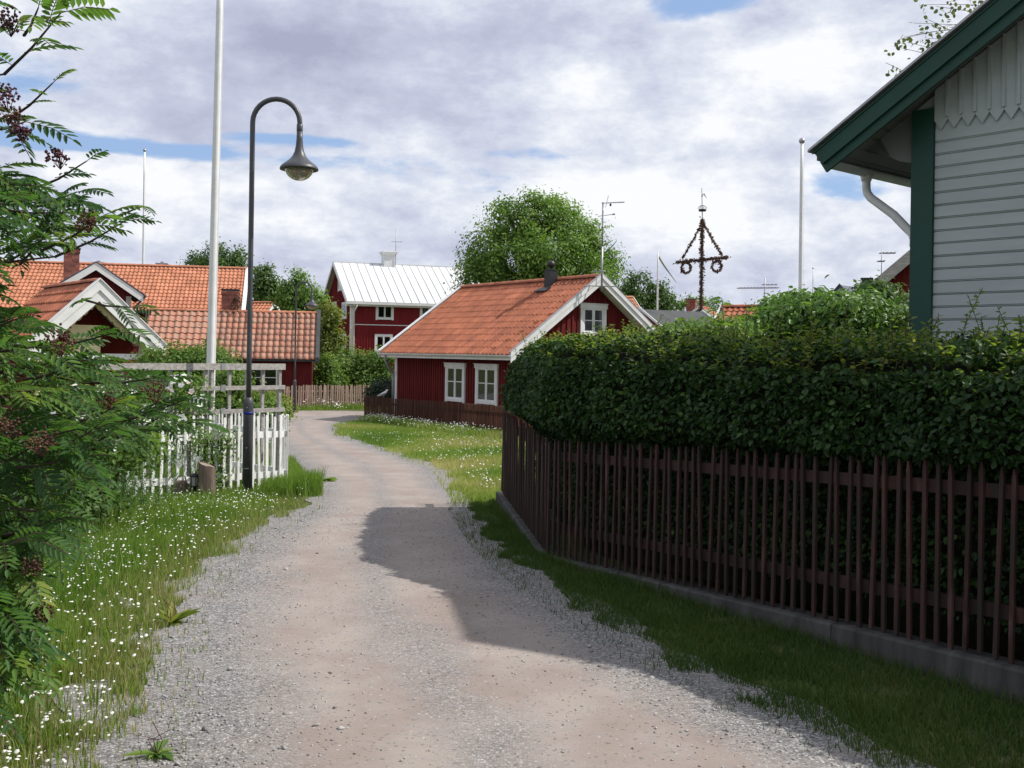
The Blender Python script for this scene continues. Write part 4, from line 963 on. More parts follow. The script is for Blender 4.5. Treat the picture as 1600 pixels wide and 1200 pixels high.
# porch with double white bargeboards
po = thing('porch', 'porch gable with broad double white bargeboards and orange tiles above the rowan', 'porch', (0, 0, 0), 0)
def build_porch():
    gd = Vector((.77, .64, 0)).normalized(); Y = 25.0; ap = W(155, 441, Y); z0 = GZ(Y); hw = 1.55
    o = Vector((ap.x, ap.y, 0))-gd*hw; rz = math.atan2(gd.y, gd.x)
    po.location = (o.x, o.y, z0); po.rotation_euler = (0, 0, rz); ROOTM[po.name] = Matrix.Translation((o.x, o.y, z0)) @ Matrix.Rotation(rz, 4, 'Z')
    Rz = ap.z-z0; E = 1.72-z0; Wd = 2*hw; L = 4.6; tp = (Rz-E)/hw; sl = math.atan(tp); t = .08
    mb = MB(); mb.prism([(0, 0, E), (hw, 0, Rz), (Wd, 0, E), (Wd, 0, E-t), (hw, 0, Rz-t), (0, 0, E-t)], (0, L, 0)); rf = mb.build('roof', M['white'], po)
    n = Vector((-math.sin(sl), 0, math.cos(sl))); d = Vector((-math.cos(sl), 0, -math.sin(sl))); H = hw/math.cos(sl)
    tl = MB()
    pantile(tl, Vector((hw, .08, Rz))+n*.012, (0, 1, 0), d, n, L-.1, H+.05, 21, 6, .04, .036)
    pantile(tl, Vector((hw, .08, Rz))+Vector((-n.x, 0, n.z))*.012, (0, 1, 0), (-d.x, 0, d.z), (-n.x, 0, n.z), L-.1, H+.05, 21, 6, .04, .036)
    tl.build('roof_tiles', M['tile'], rf, kind='stuff')
    rt = MB(); ridge_tiles(rt, (hw, 0.05, Rz+.05), (hw, L, Rz+.05), .10, .36); rt.build('ridge_tiles', M['tile'], rf, kind='stuff')
    for s in (0, 1):
        f = (lambda x: x) if s == 0 else (lambda x: Wd-x)
        mb = MB(); barge(mb, (hw, -.003, Rz+.0), (f(-.06), -.003, E-.06), .46, .03, (0, -1, 0)); mb.build('bargeboard', M['white'], po)
        mb = MB(); barge(mb, (hw, -.035, Rz+.07), (f(-.10), -.035, E-.04), .26, .035, (0, -1, 0)); mb.build('bargeboard', M['white'], po)
        mb = MB(); mb.prism([(hw, -.10, Rz+.075), (f(-.12), -.10, E-.05), (f(-.12), -.10, E-.02), (hw, -.10, Rz+.105)], (0, .2, 0)); mb.build('verge_flashing', M['white'], po)
        # scalloped cream trim inside
        mb = MB(); k = 7; A = Vector((hw, .25, Rz-.44)); B = Vector((f(.55), .25, E+.55*tp-.44)); pts = [A, B]
        low = []
        for i in range(k*4+1):
            u = 1-i/(k*4); p = A+(B-A)*u; low.append(p+Vector((0, 0, -.10-.05*abs(math.sin(PI*k*u)))))
        mb.prism([A, B]+low, (0, .025, 0)); mb.build('scalloped_trim', M['cream'], po)
    # back wall of the house the porch belongs to, cream posts, frieze
    mb = MB(); mb.prism([(-.0, 1.8, -.2), (Wd, 1.8, -.2), (Wd, 1.8, E-.16), (hw, 1.8, Rz-.13), (0, 1.8, E-.16)], (0, 2.6, 0)); mb.build('wall', M['red'], po)
    for x in (.30, hw+.15, Wd-.30):
        mb = MB(); mb.box(x-.07, x+.07, .3, .44, 0, E+.05 if abs(x-hw) > 1 else E-.30); mb.build('post', M['cream'], po)
    mb = MB(); mb.box(hw-.55, hw+.20, .46, .50, E-.27, E+.42); mb.build('yellow_panel', M['cream'], po)
    mb = MB(); mb.box(.2, Wd-.2, .28, .42, E-.42, E-.28); mb.build('beam', M['white'], po)
    mb = MB(); mb.box(.2, Wd-.2, .28, .36, 0, .8); mb.build('balustrade', M['white'], po)
build_porch()

# ------------------------------------------------------------------ right-hand background houses
def simple_house(name, label, apex, gdirv, hw, L, drop, z0, wallm, roofm, bargem='white', ov=.3, tiles=False, bb=.22, cat='house'):
    gd = Vector(gdirv).normalized(); o = Vector((apex.x, apex.y, 0))-gd*hw
    r = thing(name, label, cat, (o.x, o.y, z0), math.atan2(gd.y, gd.x)); Rz = apex.z-z0; E = Rz-drop; Wd = 2*hw; tp = drop/hw; t = .09
    body(r, ov, Wd-ov, ov, L-ov, E+ov*tp-.1, Rz-.1, M[wallm])
    mb = MB(); mb.prism([(0, 0, E), (hw, 0, Rz), (Wd, 0, E), (Wd, 0, E-t), (hw, 0, Rz-t), (0, 0, E-t)], (0, L, 0)); rf = mb.build('roof', M[roofm if not tiles else 'dark_roof'], r)
    if tiles:
        sl = math.atan(tp); n = Vector((-math.sin(sl), 0, math.cos(sl))); d = Vector((-math.cos(sl), 0, -math.sin(sl))); H = hw/math.cos(sl); tl = MB()
        pantile(tl, Vector((hw, .08, Rz))+n*.012, (0, 1, 0), d, n, L-.1, H+.05, int(L/.22), int(H/.34)+1, .04, .036)
        pantile(tl, Vector((hw, .08, Rz))+Vector((-n.x, 0, n.z))*.012, (0, 1, 0), (-d.x, 0, d.z), (-n.x, 0, n.z), L-.1, H+.05, int(L/.22), int(H/.34)+1, .04, .036)
        tl.build('roof_tiles', M[roofm], rf, kind='stuff')
        rt = MB(); ridge_tiles(rt, (hw, 0.05, Rz+.05), (hw, L-.05, Rz+.05), .11, .36); rt.build('ridge_tiles', M[roofm], rf, kind='stuff')
    for s in (0, 1):
        f = (lambda x: x) if s == 0 else (lambda x: Wd-x)
        mb = MB(); barge(mb, (hw, -.003, Rz+.09), (f(-.04), -.003, E+.06), bb, .035, (0, -1, 0)); mb.build('bargeboard', M[bargem], r)
        mb = MB(); barge(mb, (hw, L+.003, Rz+.09), (f(-.04), L+.003, E+.06), bb, .035, (0, 1, 0)); mb.build('bargeboard', M[bargem], r)
    bt = MB(); battens(bt, (ov, ov, 0), (1, 0, 0), (0, -1, 0), Wd-2*ov, lambda x: E+tp*(hw-abs(x+ov-hw))-.12, 0, .22, .05, .024); bt.build('wall_battens', M[wallm], r, kind='stuff')
    return r, E, Rz
zf0 = GZ(60)
# shed right of the cottage: gable to the left, dark sheet roof to the right
simple_house('shed', 'low red shed with a dark sheet roof just right of the cottage gable', W(1000, 483, 46), (.50, -.87, 0), 2.2, 3.6, 1.15, zf0, 'red_bright', 'dark_roof', 'white', .2, bb=.12, cat='shed')
simple_house('tiled_house', 'sliver of an orange tiled roof between the cottage gable and the dark shed roof', W(940, 464, 58), (.35, -.93, 0), 2.6, 2.0, 2.0, zf0, 'red', 'tile_pale', 'white', .3, True)
r_, e_, z_ = simple_house('tiled_house', 'distant grey gabled house with dull red roof and brick chimney beside the maypole', W(1093, 479, 78), (.93, -.35, 0), 2.2, 4.5, 1.6, zf0, 'house_white', 'tile', 'white', .3, True)
win(r_, (3.0, .298, 2.1), (1, 0, 0), (0, -1, 0), .7, .8, (), 2, .1, 'white', None, False)
brick_stack(r_, .9, 3.6, z_-1.0, z_+.75, .7, .7)
simple_house('tiled_house', 'orange pantile roof showing over the shrubs right of the maypole', W(1127, 481, 40), (-.50, -.87, 0), 2.4, 2.6, 1.6, zf0, 'red', 'tile', 'white', .3, True)
r_, e_, z_ = simple_house('small_house', 'far off house with a blue grey sheet roof seen over the bright shrub', W(1312, 445, 62), (.75, -.66, 0), 1.35, 3.2, 1.5, zf0, 'house_white', 'slate', 'slate', .1, bb=.1)
simple_house('tiled_house', 'low orange ridge just below the blue grey roofed house', W(1303, 462.5, 50), (0, 1, 0), 2.2, 0.1, 1.9, zf0, 'red', 'tile', 'white', .02, False)
# red house partly hidden by the timber house
ap = W(1452, 370, 26)
r_, e_, z_ = simple_house('red_house', 'red house with grey white bargeboard peeking out left of the green corner post', ap, (.93, -.36, 0), 2.15, 6.0, 1.93, GZ(26), 'red', 'dark_roof', 'grey_wood', .35, bb=.36)
mb = MB(); cxx = .62; mb.box(cxx-.13, cxx+.13, 1.2, 1.5, z_-1.75, z_-.97); mb.box(cxx-.16, cxx+.16, 1.17, 1.53, z_-.97, z_-.93); mb.build('chimney', M['black'], r_)
p = W(1377, 432, 27.5); tv_antenna(p, .70, 'tiny antenna on the roof of the red house beside the green post', [(.62, -.05, .40, 4, .3, .010), (.40, -.1, .1, 2, .3, .010)], .1, r=.010)
p = W(1194, 500, 38); tv_antenna(p, W(1194, 434, 38).z-p.z, 'wide antenna sticking out of the shrubs right of the maypole', [(1.15, -1.05, .55, 12, .5, .010), (1.3, -.1, .5, 4, .3, .01)], .15, r=.02)

# low roofs between trees at the left (far)
simple_house('tiled_house', 'small far orange roof showing between the trees above the outbuilding ridge', W(430, 474, 62), (.2, .98, 0), 2.5, 2.1, 1.6, zf0, 'cream', 'tile_pale', 'white', .3, True)

# ------------------------------------------------------------------ poles
def flagpole(base, top, r0, r1, label, name='flagpole', mat='white', ball=True, group=None, pennant=None):
    base, top = Vector(base), Vector(top)
    a = thing(name, label, 'flagpole', base, 0, group); t = top-base
    mb = MB(); mb.tube([t*(i/10) for i in range(11)], [r0+(r1-r0)*i/10 for i in range(11)], 14); mb.build('pole', M[mat], a, smooth=True)
    if ball: mb = MB(); mb.sphere(t+Vector((0, 0, r1*1.6)), r1*2.0, 12); mb.build('finial', M['galv'], a, smooth=True)
    # halyard
    mb = MB(); mb.tube([Vector((r0+.02, -.02, 1.0)), t*0.98+Vector((r1+.01, 0, 0))], .004, 4); mb.build('halyard', M['white'], a)
    if pennant:
        mb = MB(); n = 10; pts = []
        for i in range(n+1):
            u = i/n; c = t+Vector((.05, 0, -.25))+Vector(pennant)*u+Vector((0, .05*math.sin(u*7), -.35*math.sin(u*2.2)*0.4)); w = .20*(1-u)+.015
            mb.v += [c+Vector((0, 0, w/2)), c-Vector((0, 0, w/2)), c+Vector((0.01, .01, w/2)), c+Vector((.01, .01, -w/2))]
        for i in range(n): b = i*4; mb.face(b, b+1, b+5, b+4); mb.face(b+2, b+6, b+7, b+3)
        mb.build('pennant', M['pennant'], a)
    return a
b = W(326.5, 640, 15.6); b.z = GZ(15.6); ttop = W(345, -60, 15.6); flagpole(b, ttop, .068, .048, 'tall white flagpole rising out of frame behind the grey trellis', ball=True)
b = W(222, 560, 60); b.z = GZ(60); flagpole(b, W(226, 237, 60), .085, .05, 'slender white flagpole left, far behind the long orange roof')
b = W(1250, 560, 30); b.z = GZ(30); flagpole(b, W(1253, 224, 30), .072, .045, 'white flagpole with a ball top behind the bright shrubs, right of the maypole')
b = W(1026, 560, 62); b.z = GZ(60); flagpole(b, W(1028, 395, 62), .075, .04, 'short far flagpole flying a thin pennant beside the maypole', pennant=(1.15, .1, -1.45), ball=False)
b = W(1269, 560, 80); b.z = GZ(60); flagpole(b, W(1270.5, 420, 80), .05, .035, 'hair thin far pole just right of the ball topped flagpole')
b = W(1257, 560, 95); b.z = GZ(60); flagpole(b, W(1257.8, 440, 95), .04, .03, 'shortest and faintest far pole at the foot of the ball topped flagpole', ball=False)

# ------------------------------------------------------------------ street lamps
def street_lamp(base, label, H=5.12, rz=0.0, group='street lamps along the gravel road', detail=True):
    a = thing('street_lamp', label, 'street lamp', base, rz, group)
    r = .305; ht = H-r-.035
    mb = MB(); mb.lathe([(.065, -.2), (.065, 1.18), (.062, 1.22), (.045, 1.255), (.036, 1.27)], 24); mb.build('lower_post', M['lampgrey'], a, smooth=True)
    pts = [Vector((0, 0, 1.25))]+[Vector((0, 0, 1.25+(ht-1.25)*i/6)) for i in range(1, 7)]
    pts += [Vector((r-r*math.cos(PI*i/16), 0, ht+r*math.sin(PI*i/16))) for i in range(1, 17)]
    pts.append(Vector((2*r, 0, ht-.03)))
    mb = MB(); mb.tube(pts, .033, 14); mb.build('upper_post', M['lampgrey'], a, smooth=True)
    zc = ht-.02
    mb = MB(); mb.lathe([(.037, zc-.09), (.040, zc-.085), (.040, zc), (.034, zc+.005)], 20, (2*r, 0, 0)); mb.build('collar', M['lampgrey'], a, smooth=True)
    zb = zc-.09; prof = [(.038, 0), (.040, -.10), (.048, -.19), (.062, -.26), (.088, -.32), (.125, -.365), (.175, -.405), (.215, -.435), (.240, -.462), (.248, -.485), (.246, -.498), (.225, -.490), (.19, -.47), (.10, -.45)]
    mb = MB(); mb.lathe([(q, zb+z) for q, z in prof], 36, (2*r, 0, 0)); mb.build('lamp_shade', M['lampgrey'], a, smooth=True)
    gp_ = []
    for i in range(13): t = i/12*PI/2; gp_.append((max(.002, .185*math.cos(t)), zb-.472-.165*math.sin(t)))
    mb = MB(); mb.lathe(gp_, 32, (2*r, 0, 0)); mb.build('globe', M['globe'], a, smooth=True)
    mb = MB(); mb.lathe([(.05, zb-.47), (.05, zb-.54), (.02, zb-.58)], 12, (2*r, 0, 0)); mb.build('bulb', M['white'], a, smooth=True)
    return a
lampA = street_lamp(gp(-3.40, 13.25), 'near dark grey street lamp with a goose neck standing before the white fence', 5.17)
mb = MB(); mb.lathe([(.0660, 1.05), (.0660, 1.085)], 24); mb.build('blue_tape', M['blue'], lampA, smooth=True)
mb = MB(); mb.sphere((0.0, -.066, 1.14), .008, 8); mb.sphere((0, -.066, .62), .008, 8); mb.box(-.03, .03, -.0685, -.060, .35, .36); mb.build('lock_screws', M['galv'], lampA)
street_lamp(gp(-8.32, 39.3), 'far street lamp before the weathered grey fence at the bend', 5.05)

# ------------------------------------------------------------------ trellis behind the white fence
tr = thing('garden_trellis', 'grey weathered trellis with three rails behind the white picket fence', 'trellis', gp(-3.1, 14.3))
td = Vector((.69, .72, 0)); t0 = Vector((-3.14, 14.30, 0))
def tpt(px, z):
    k = (px-800)/FPX; s = (k*t0.y-t0.x)/(td.x-k*td.y); p = t0+td*s; return Vector((p.x, p.y, z))
def tz(px, py): p = tpt(px, 0); return W(px, py, p.y).z
nrm = Vector((.72, -.69, 0))
for (pxa, pya, pxb, pyb, h) in ((150, 572, 443, 573.5, .085), (296, 607.5, 443, 604.5, .055), (292, 645, 443, 639.5, .055)):
    a = tpt(pxa, tz(pxa, pya)); b = tpt(pxb, tz(pxb, pyb)); zz = (a.z+b.z)/2; a.z = b.z = zz
    mb = MB(); mb.beam(a+nrm*.035, b+nrm*.035, .045, h); mb.build('rail', M['grey_wood'], tr, world=True)
zt_ = tz(443, 566)
for px, w in ((437, .055), (411, .035), (386, .035), (359, .035), (331, .07), (322, .04), (297, .035), (267, .04), (232, .035), (190, .06)):
    p = tpt(px, 0); p.z = GZ(p.y); q = Vector((p.x, p.y, zt_-.10 if w < .05 else zt_-.03))
    if px in (267, 232): p.z = GZ(p.y)
    mb = MB(); mb.beam(p, q, w, .04, td); mb.build('upright', M['grey_wood'], tr, world=True)
for py in (573, 606, 642):
    p = tpt(346, tz(346, py)); mb = MB(); mb.obox(p+nrm*.062, td*.035, Vector((0, 0, .042)), nrm*.003); mb.build('joint_plate', M['galv'], tr, world=True)

# ------------------------------------------------------------------ stump and garden lamp
sp = G(326, 790); sp = gp(-3.78, 12.75)
st = thing('wooden_stump', 'weathered grey post stump with a slanting cut top by the white fence', 'stump', sp)
mb = MB(); n = 14; b0 = 0
for (z, r, sl_) in ((-.1, .118, 0), (.12, .110, 0), (.30, .106, 0), (.43, .106, .35)):
    for k in range(n):
        t = 2*PI*k/n; rr = r*(1+.06*math.sin(3*t+1)); x, y_ = rr*math.cos(t), rr*math.sin(t); mb.v.append(Vector((x, y_, z-(sl_*x if sl_ else 0)+(.02*abs(math.sin(2*t)) if sl_ else 0))))
for i in range(3):
    for k in range(n): k2 = (k+1) % n; mb.face(i*n+k, i*n+k2, (i+1)*n+k2, (i+1)*n+k)
mb.build('trunk', M['stump'], st, smooth=True)
mb = MB(); mb.v = [Vector((.097*math.cos(2*PI*k/n), .097*math.sin(2*PI*k/n), .432-.35*.097*math.cos(2*PI*k/n))) for k in range(n)]; mb.v += [v-Vector((0, 0, .012)) for v in mb.v]
mb.face(*range(n)); mb.face(*[n+k for k in range(n)][::-1])
for k in range(n): mb.face(k, n+k, n+(k+1) % n, (k+1) % n)
mb.build('cut_top', M['stump_top'], st)
gl = thing('garden_lamp', 'small dark garden lantern on a spike, left of the post stump', 'lantern', gp(-3.92, 12.72))
mb = MB(); mb.lathe([(.022, -.1), (.022, .16), (.05, .165), (.05, .18)], 14); mb.build('post', M['black'], gl, smooth=True)
mb = MB(); mb.lathe([(.045, .18), (.052, .29)], 14); mb.build('lens', M['galv'], gl)
for k in range(6): t = 2*PI*k/6; mb = MB(); mb.tube([(.048*math.cos(t), .048*math.sin(t), .18), (.055*math.cos(t), .055*math.sin(t), .29)], .004, 5); mb.build('cage_bar', M['black'], gl)
mb = MB(); mb.lathe([(.062, .29), (.06, .305), (.02, .33)], 14); mb.build('cap', M['black'], gl, smooth=True)
cn = thing('watering_can', 'dark rusty can half hidden in the flowers left of the garden lantern', 'can', gp(-4.1, 12.75))
mb = MB(); mb.lathe([(.075, 0), (.08, .02), (.085, .2), (.07, .23)], 16); mb.build('body', M['stump'], cn, smooth=True)
mb = MB(); mb.tube([(.08, 0, .06), (.14, 0, .16), (.17, 0, .24)], .012, 6); mb.build('spout', M['stump'], cn)
mb = MB(); mb.tube([(-.07, 0, .22), (-.02, 0, .30), (.05, 0, .29), (.07, 0, .22)], .008, 6); mb.build('handle', M['stump'], cn)

# ------------------------------------------------------------------ gull on the cottage fence
def bird():
    f = 0
    # a point on the fence under photo column 600
    k = (600-800)/FPX; d = cfB-cfA; s = (k*cfA.y-cfA.x)/(d.x-k*d.y); p = cfA+d*s; p.z += .80
    b = thing('gull', 'white bird perched on the dark brown cottage fence', 'bird', p, math.radians(10))
    body_pts = [(-.20, .035, .012), (-.12, .06, .035), (-.04, .085, .055), (.03, .12, .058), (.08, .165, .045), (.105, .20, .036), (.125, .235, .034), (.15, .245, .020)]
    mb = MB(); mb.tube([(x, 0, z) for x, z, r in body_pts], [r for x, z, r in body_pts], 12); mb.build('body', M['feather'], b, smooth=True)
    for s_ in (1, -1):
        w = MB(); w.tube([(.05, s_*.045, .13), (-.03, s_*.055, .10), (-.12, s_*.035, .075), (-.22, s_*.012, .045)], [.02, .03, .022, .004], 8); w.build('wing', M['feather_grey'], b, smooth=True)
        l = MB(); l.tube([(.01, s_*.02, .08), (.012, s_*.02, .0)], .005, 6); l.tube([(-.01, s_*.02, .002), (.035, s_*.02, .002)], .005, 5); l.build('leg', M['beak'], b)
        e = MB(); e.sphere((.137, s_*.027, .245), .005, 8); e.build('eye', M['black'], b)
    m_ = MB(); m_.tube([(.155, 0, .24), (.185, 0, .232), (.20, 0, .222)], [.010, .007, .002], 7); m_.build('beak', M['beak'], b)
bird()

# ------------------------------------------------------------------ maypole
def maypole():
    Y = 52.0; top = W(1097.5, 342, Y); b = thing('maypole', 'midsummer pole wrapped in withered greenery with a crossbar and two wreaths', 'maypole', (top.x, Y, GZ(60)))
    z0 = GZ(60); P = lambda px, py: W(px, py, Y)-Vector((top.x, Y, z0))
    V = []; Fc = []; rn = []
    def garland(pts, r, dens, parent, name):
        pts = [Vector(p) for p in pts]; core = MB(); core.tube(pts, r*.62, 8); c = core.build(name, M['twig'], parent)
        V = []; Fc = []; rn = []; L = sum((pts[i+1]-pts[i]).length for i in range(len(pts)-1))
        for _ in range(int(L*dens)):
            i = random.randrange(len(pts)-1); p = pts[i].lerp(pts[i+1], random.random())
            q = Vector((random.gauss(0, 1), random.gauss(0, 1), random.gauss(0, 1))).normalized(); o = p+q*r*random.uniform(.4, 1.0)
            l = random.uniform(.04, .085)*(2.0 if random.random() < .06 else 1); dr = (q+Vector((random.gauss(0, .5), random.gauss(0, .5), random.gauss(-.2, .5)))).normalized(); sd_ = dr.cross(Vector((random.random(), random.random(), .3))).normalized()*l*.28
            k = len(V); V += [o, o+dr*l*.5+sd_, o+dr*l, o+dr*l*.5-sd_]; Fc.append((k, k+1, k+2, k+3)); rn.append(random.random())
        np_mesh('leaves', [tuple(v) for v in V], Fc, rn, M['garland'], c, world=False, kind='stuff')
        return c
    h = top.z-z0
    garland([(0, 0, 0), (0, 0, h*.5), (0, 0, h)], .105, 430, b, 'pole')
    zc = P(1097, 405).z
    garland([P(1056, 410), P(1097, 406), P(1138, 402)], .088, 480, b, 'crossbar')
    for (xa, ya) in ((1066, 404), (1129, 400)):
        garland([P(1098, 346), P((1098+xa)/2, (346+ya)/2+2), P(xa, ya)], .036, 300, b, 'stay')
    for (cx_, cy_) in ((1072, 418.5), (1120, 416)):
        c = P(cx_, cy_); ring = [c+Vector((math.cos(t)*.24, 0, math.sin(t)*.27)) for t in [2*PI*i/18 for i in range(19)]]
        garland(ring, .046, 380, b, 'wreath')
    tp = P(1097.5, 342); mb = MB(); mb.tube([tp, P(1096.5, 294)], [.03, .015], 6); mb.build('spire', M['galv'], b)
    c = P(1097.5, 327)
    for a in (0, PI/3, 2*PI/3):
        mb = MB(); mb.tube([c+Vector((math.cos(a)*math.cos(t)*.23, math.sin(a)*math.cos(t)*.23, math.sin(t)*.20)) for t in [PI*i/12 for i in range(13)]], .014, 5); mb.build('crown_hoop', M['galv'], b)
    mb = MB(); mb.lathe([(.19, c.z-.10), (.20, c.z-.02), (.18, c.z+.0)], 16, (c.x, c.y, 0)); mb.build('crown_band', M['black'], b)
    mb = MB(); q = P(1097, 303); mb.prism([q, q+Vector((.12, 0, .02)), q+Vector((.26, 0, -.24)), q+Vector((.10, 0, -.06))], (0, .015, 0)); mb.box(q.x-.03, q.x+.03, -.03, .03, q.z-.16, q.z-.04); mb.build('weather_vane', M['alu'], b)
maypole()

# ------------------------------------------------------------------ vegetation helpers
def unit(a): return a/np.maximum(np.linalg.norm(a, axis=-1, keepdims=True), 1e-9)
def leafgeo(P, D, U, L, Wd, oval=False, fold=0.15, droop=0.0):
    """leaf blades from base P along D with up-side U"""
    n = len(P); D = unit(D); Sd = unit(np.cross(D, U)); N = np.cross(Sd, D)
    L = L[:, None]; Wd = Wd[:, None]
    if not oval:
        mid = P+D*L*0.45; V = np.stack([P, mid+Sd*Wd/2+N*Wd*fold, P+D*L-N*L*droop, mid-Sd*Wd/2+N*Wd*fold], 1).reshape(-1, 3)
        b = (np.arange(n)*4)[:, None]; F = b+np.array([[0, 1, 2, 3]])
        return V, F, 1
    a = P+D*L*0.28; c = P+D*L*0.66-N*L*droop*0.4; tip = P+D*L-N*L*droop
    V = np.stack([P, a+Sd*Wd*.46+N*Wd*fold, c+Sd*Wd*.42+N*Wd*fold, tip, c-Sd*Wd*.42+N*Wd*fold, a-Sd*Wd*.46+N*Wd*fold], 1).reshape(-1, 3)
    b = (np.arange(n)*6)[:, None]; F = np.concatenate([b+np.array([[0, 1, 2, 3]]), b+np.array([[0, 3, 4, 5]])], 1).reshape(-1, 4)
    return V, F, 2
def rdir(n, bias=(0, 0, 0), s=1.0):
    return unit(RNG.normal(size=(n, 3))*s+np.array(bias))
def crown_pts(blobs, cl_n, lv_n, rc, shell=0.55):
    """clump centres in ellipsoid blobs, leaves round them; returns points, outward dirs, rnd"""
    Ps = []; Ds = []; Rs = []
    vol = [b[1][0]*b[1][1]+b[1][1]*b[1][2]+b[1][0]*b[1][2] for b in blobs]; tot = sum(vol)
    for (c, r), v in zip(blobs, vol):
        k = max(3, int(cl_n*v/tot)); c = np.array(c); r = np.array(r)
        d = rdir(k); rad = (shell+(1-shell)*RNG.random((k, 1)))*(0.88+0.24*RNG.random((k, 1)))
        cc = c+d*r*rad
        pos = cc[:, None, :]+RNG.normal(size=(k, lv_n, 3))*rc*np.array([1, 1, .75])*0.55
        out = unit(pos-c)*0.55+unit(pos-cc[:, None, :]); cr = RNG.random((k, 1))
        Ps.append(pos.reshape(-1, 3)); Ds.append(out.reshape(-1, 3)); Rs.append(np.clip(cr*0.55+RNG.random((k, lv_n))*0.5, 0, 1).reshape(-1))
    return np.concatenate(Ps), np.concatenate(Ds), np.concatenate(Rs)
def foliage(name, parent, blobs, cl_n, lv_n, rc, ls, mat, shell=0.55, oval=False, asp=0.55, **kw):
    P, D, R_ = crown_pts(blobs, cl_n, lv_n, rc, shell); n = len(P)
    D0 = unit(D); U = unit(D0*1.1+RNG.normal(size=(n, 3))*0.42+np.array([0, 0, .55])); D = unit(RNG.normal(size=(n, 3))+D0*.35+np.array([0, 0, -0.3])); D = unit(D-U*np.sum(D*U, 1, keepdims=True)*.85)
    L = ls*(0.65+0.7*RNG.random(n)); V, F, m_ = leafgeo(P, D, U, L, L*asp, oval, 0.12, 0.12)
    return np_mesh(name, V, F, np.repeat(R_, m_), M[mat], parent, **kw)
def limb(mb, p, q, r0, r1, sag=0.1, k=6):
    p, q = Vector(p), Vector(q); d = q-p; s = Vector((random.gauss(0, 1), random.gauss(0, 1), abs(random.gauss(0, 1)))).normalized()*d.length*sag
    mb.tube([p.lerp(q, i/k)+s*math.sin(PI*i/k) for i in range(k+1)], [r0+(r1-r0)*i/k for i in range(k+1)], 7)
def woody(name, label, cat, base, blobs, trunk_r, mat, cl_n, lv_n, rc, ls, group=None, shell=.55, fork=.4, oval=False, asp=.55, multi=False):
    a = thing(name, label, cat, base, 0, group); base = Vector(base)
    cen = sum((Vector(b[0]) for b in blobs), Vector())/len(blobs); lo = min(b[0][2]-b[1][2]*.4 for b in blobs)
    mb = MB(); f = Vector((base.x+(cen.x-base.x)*.4, base.y+(cen.y-base.y)*.4, base.z+(lo-base.z)*.9 if not multi else base.z+.2))
    if not multi: limb(mb, base-Vector((0, 0, .2)), f, trunk_r, trunk_r*.7, .03); mb.build('trunk', M['bark'], a, world=True, smooth=True)
    lb_ = MB()
    for (c, r) in blobs:
        c = Vector(c); limb(lb_, f, c, trunk_r*.55, trunk_r*.2, .10)
        for _ in range(5):
            e = c+Vector((random.gauss(0, .5)*r[0], random.gauss(0, .5)*r[1], random.uniform(-.2, .8)*r[2])); limb(lb_, c.lerp(f, .25), e, trunk_r*.2, trunk_r*.05, .12, 4)
    lb_.build('branches', M['bark'], a, world=True)
    foliage('crown', a, blobs, cl_n, lv_n, rc, ls, mat, shell, oval, asp, kind='stuff')
    return a
def bl(Y, lst, dy=None):
    """ellipsoids given as photo column, row and half sizes"""
    out = []
    for (px, py, rx, ry, *o) in lst:
        YY = Y+(o[0] if o else 0); c = W(px, py, YY); out.append((tuple(c), (rx*YY/FPX, (dy or max(rx, ry)*.9*YY/FPX), ry*YY/FPX)))
    return out
def onground(px, Y): p = W(px, 552, Y); return (p.x, Y, GZ(Y))

# ------------------------------------------------------------------ trees and bushes of the background
woody('leafy_tree', 'large round leafy tree rising behind the red cottage roof', 'tree', onground(838, 53), bl(53, [
    (845, 345, 42, 40, 0), (872, 335, 30, 27, 1), (800, 352, 38, 36, 0), (765, 388, 36, 34, -.5), (745, 415, 26, 34, .5), (905, 372, 36, 38, 0), (930, 405, 30, 38, .5), (860, 395, 50, 40, -1.5), (810, 415, 50, 38, -1.5), (795, 330, 16, 18, .5), (838, 315, 17, 14, 0), (900, 430, 50, 30, -1), (940, 430, 24, 34, 1), (760, 442, 40, 30, 0), (850, 450, 70, 30, 0)]),
    .30, 'tree', 330, 125, .62, .17, None, .62)
woody('leafy_tree', 'round dark leafy tree behind the shed and the short flagpole', 'tree', onground(1000, 70), bl(70, [
    (998, 448, 26, 26), (975, 460, 20, 24), (1025, 462, 22, 24), (1045, 476, 22, 18), (1010, 475, 40, 22), (965, 478, 24, 16)]), .2, 'tree_dark', 150, 46, .5, .20, None, .6)
woody('leafy_tree', 'low bushy tree between the dark shed roof and the maypole', 'tree', onground(1085, 84), bl(84, [(1080, 474, 26, 12), (1055, 478, 20, 12), (1110, 480, 24, 12), (1125, 488, 22, 10)]), .15, 'tree', 60, 40, .45, .2)
woody('leafy_tree', 'dark leafy tree crown directly behind the tall white flagpole', 'tree', onground(335, 72), bl(72, [(340, 398, 24, 22), (308, 408, 20, 12), (366, 404, 18, 16), (335, 415, 46, 14)]), .2, 'tree_dark', 120, 46, .5, .20, None, .6)
woody('leafy_tree', 'narrow dark tree just right of the near lamp post', 'tree', onground(412, 64), bl(64, [(410, 436, 16, 22), (404, 465, 22, 24), (425, 470, 20, 26), (418, 440, 12, 20)]), .18, 'tree_dark', 110, 46, .45, .19, None, .6)
woody('leafy_tree', 'light leafy tree behind the arch of the far street lamp', 'tree', onground(468, 58), bl(58, [(462, 442, 20, 19), (478, 460, 22, 20), (452, 470, 22, 22), (494, 474, 14, 16), (470, 485, 30, 16)]), .18, 'tree', 120, 46, .42, .18, None, .6)
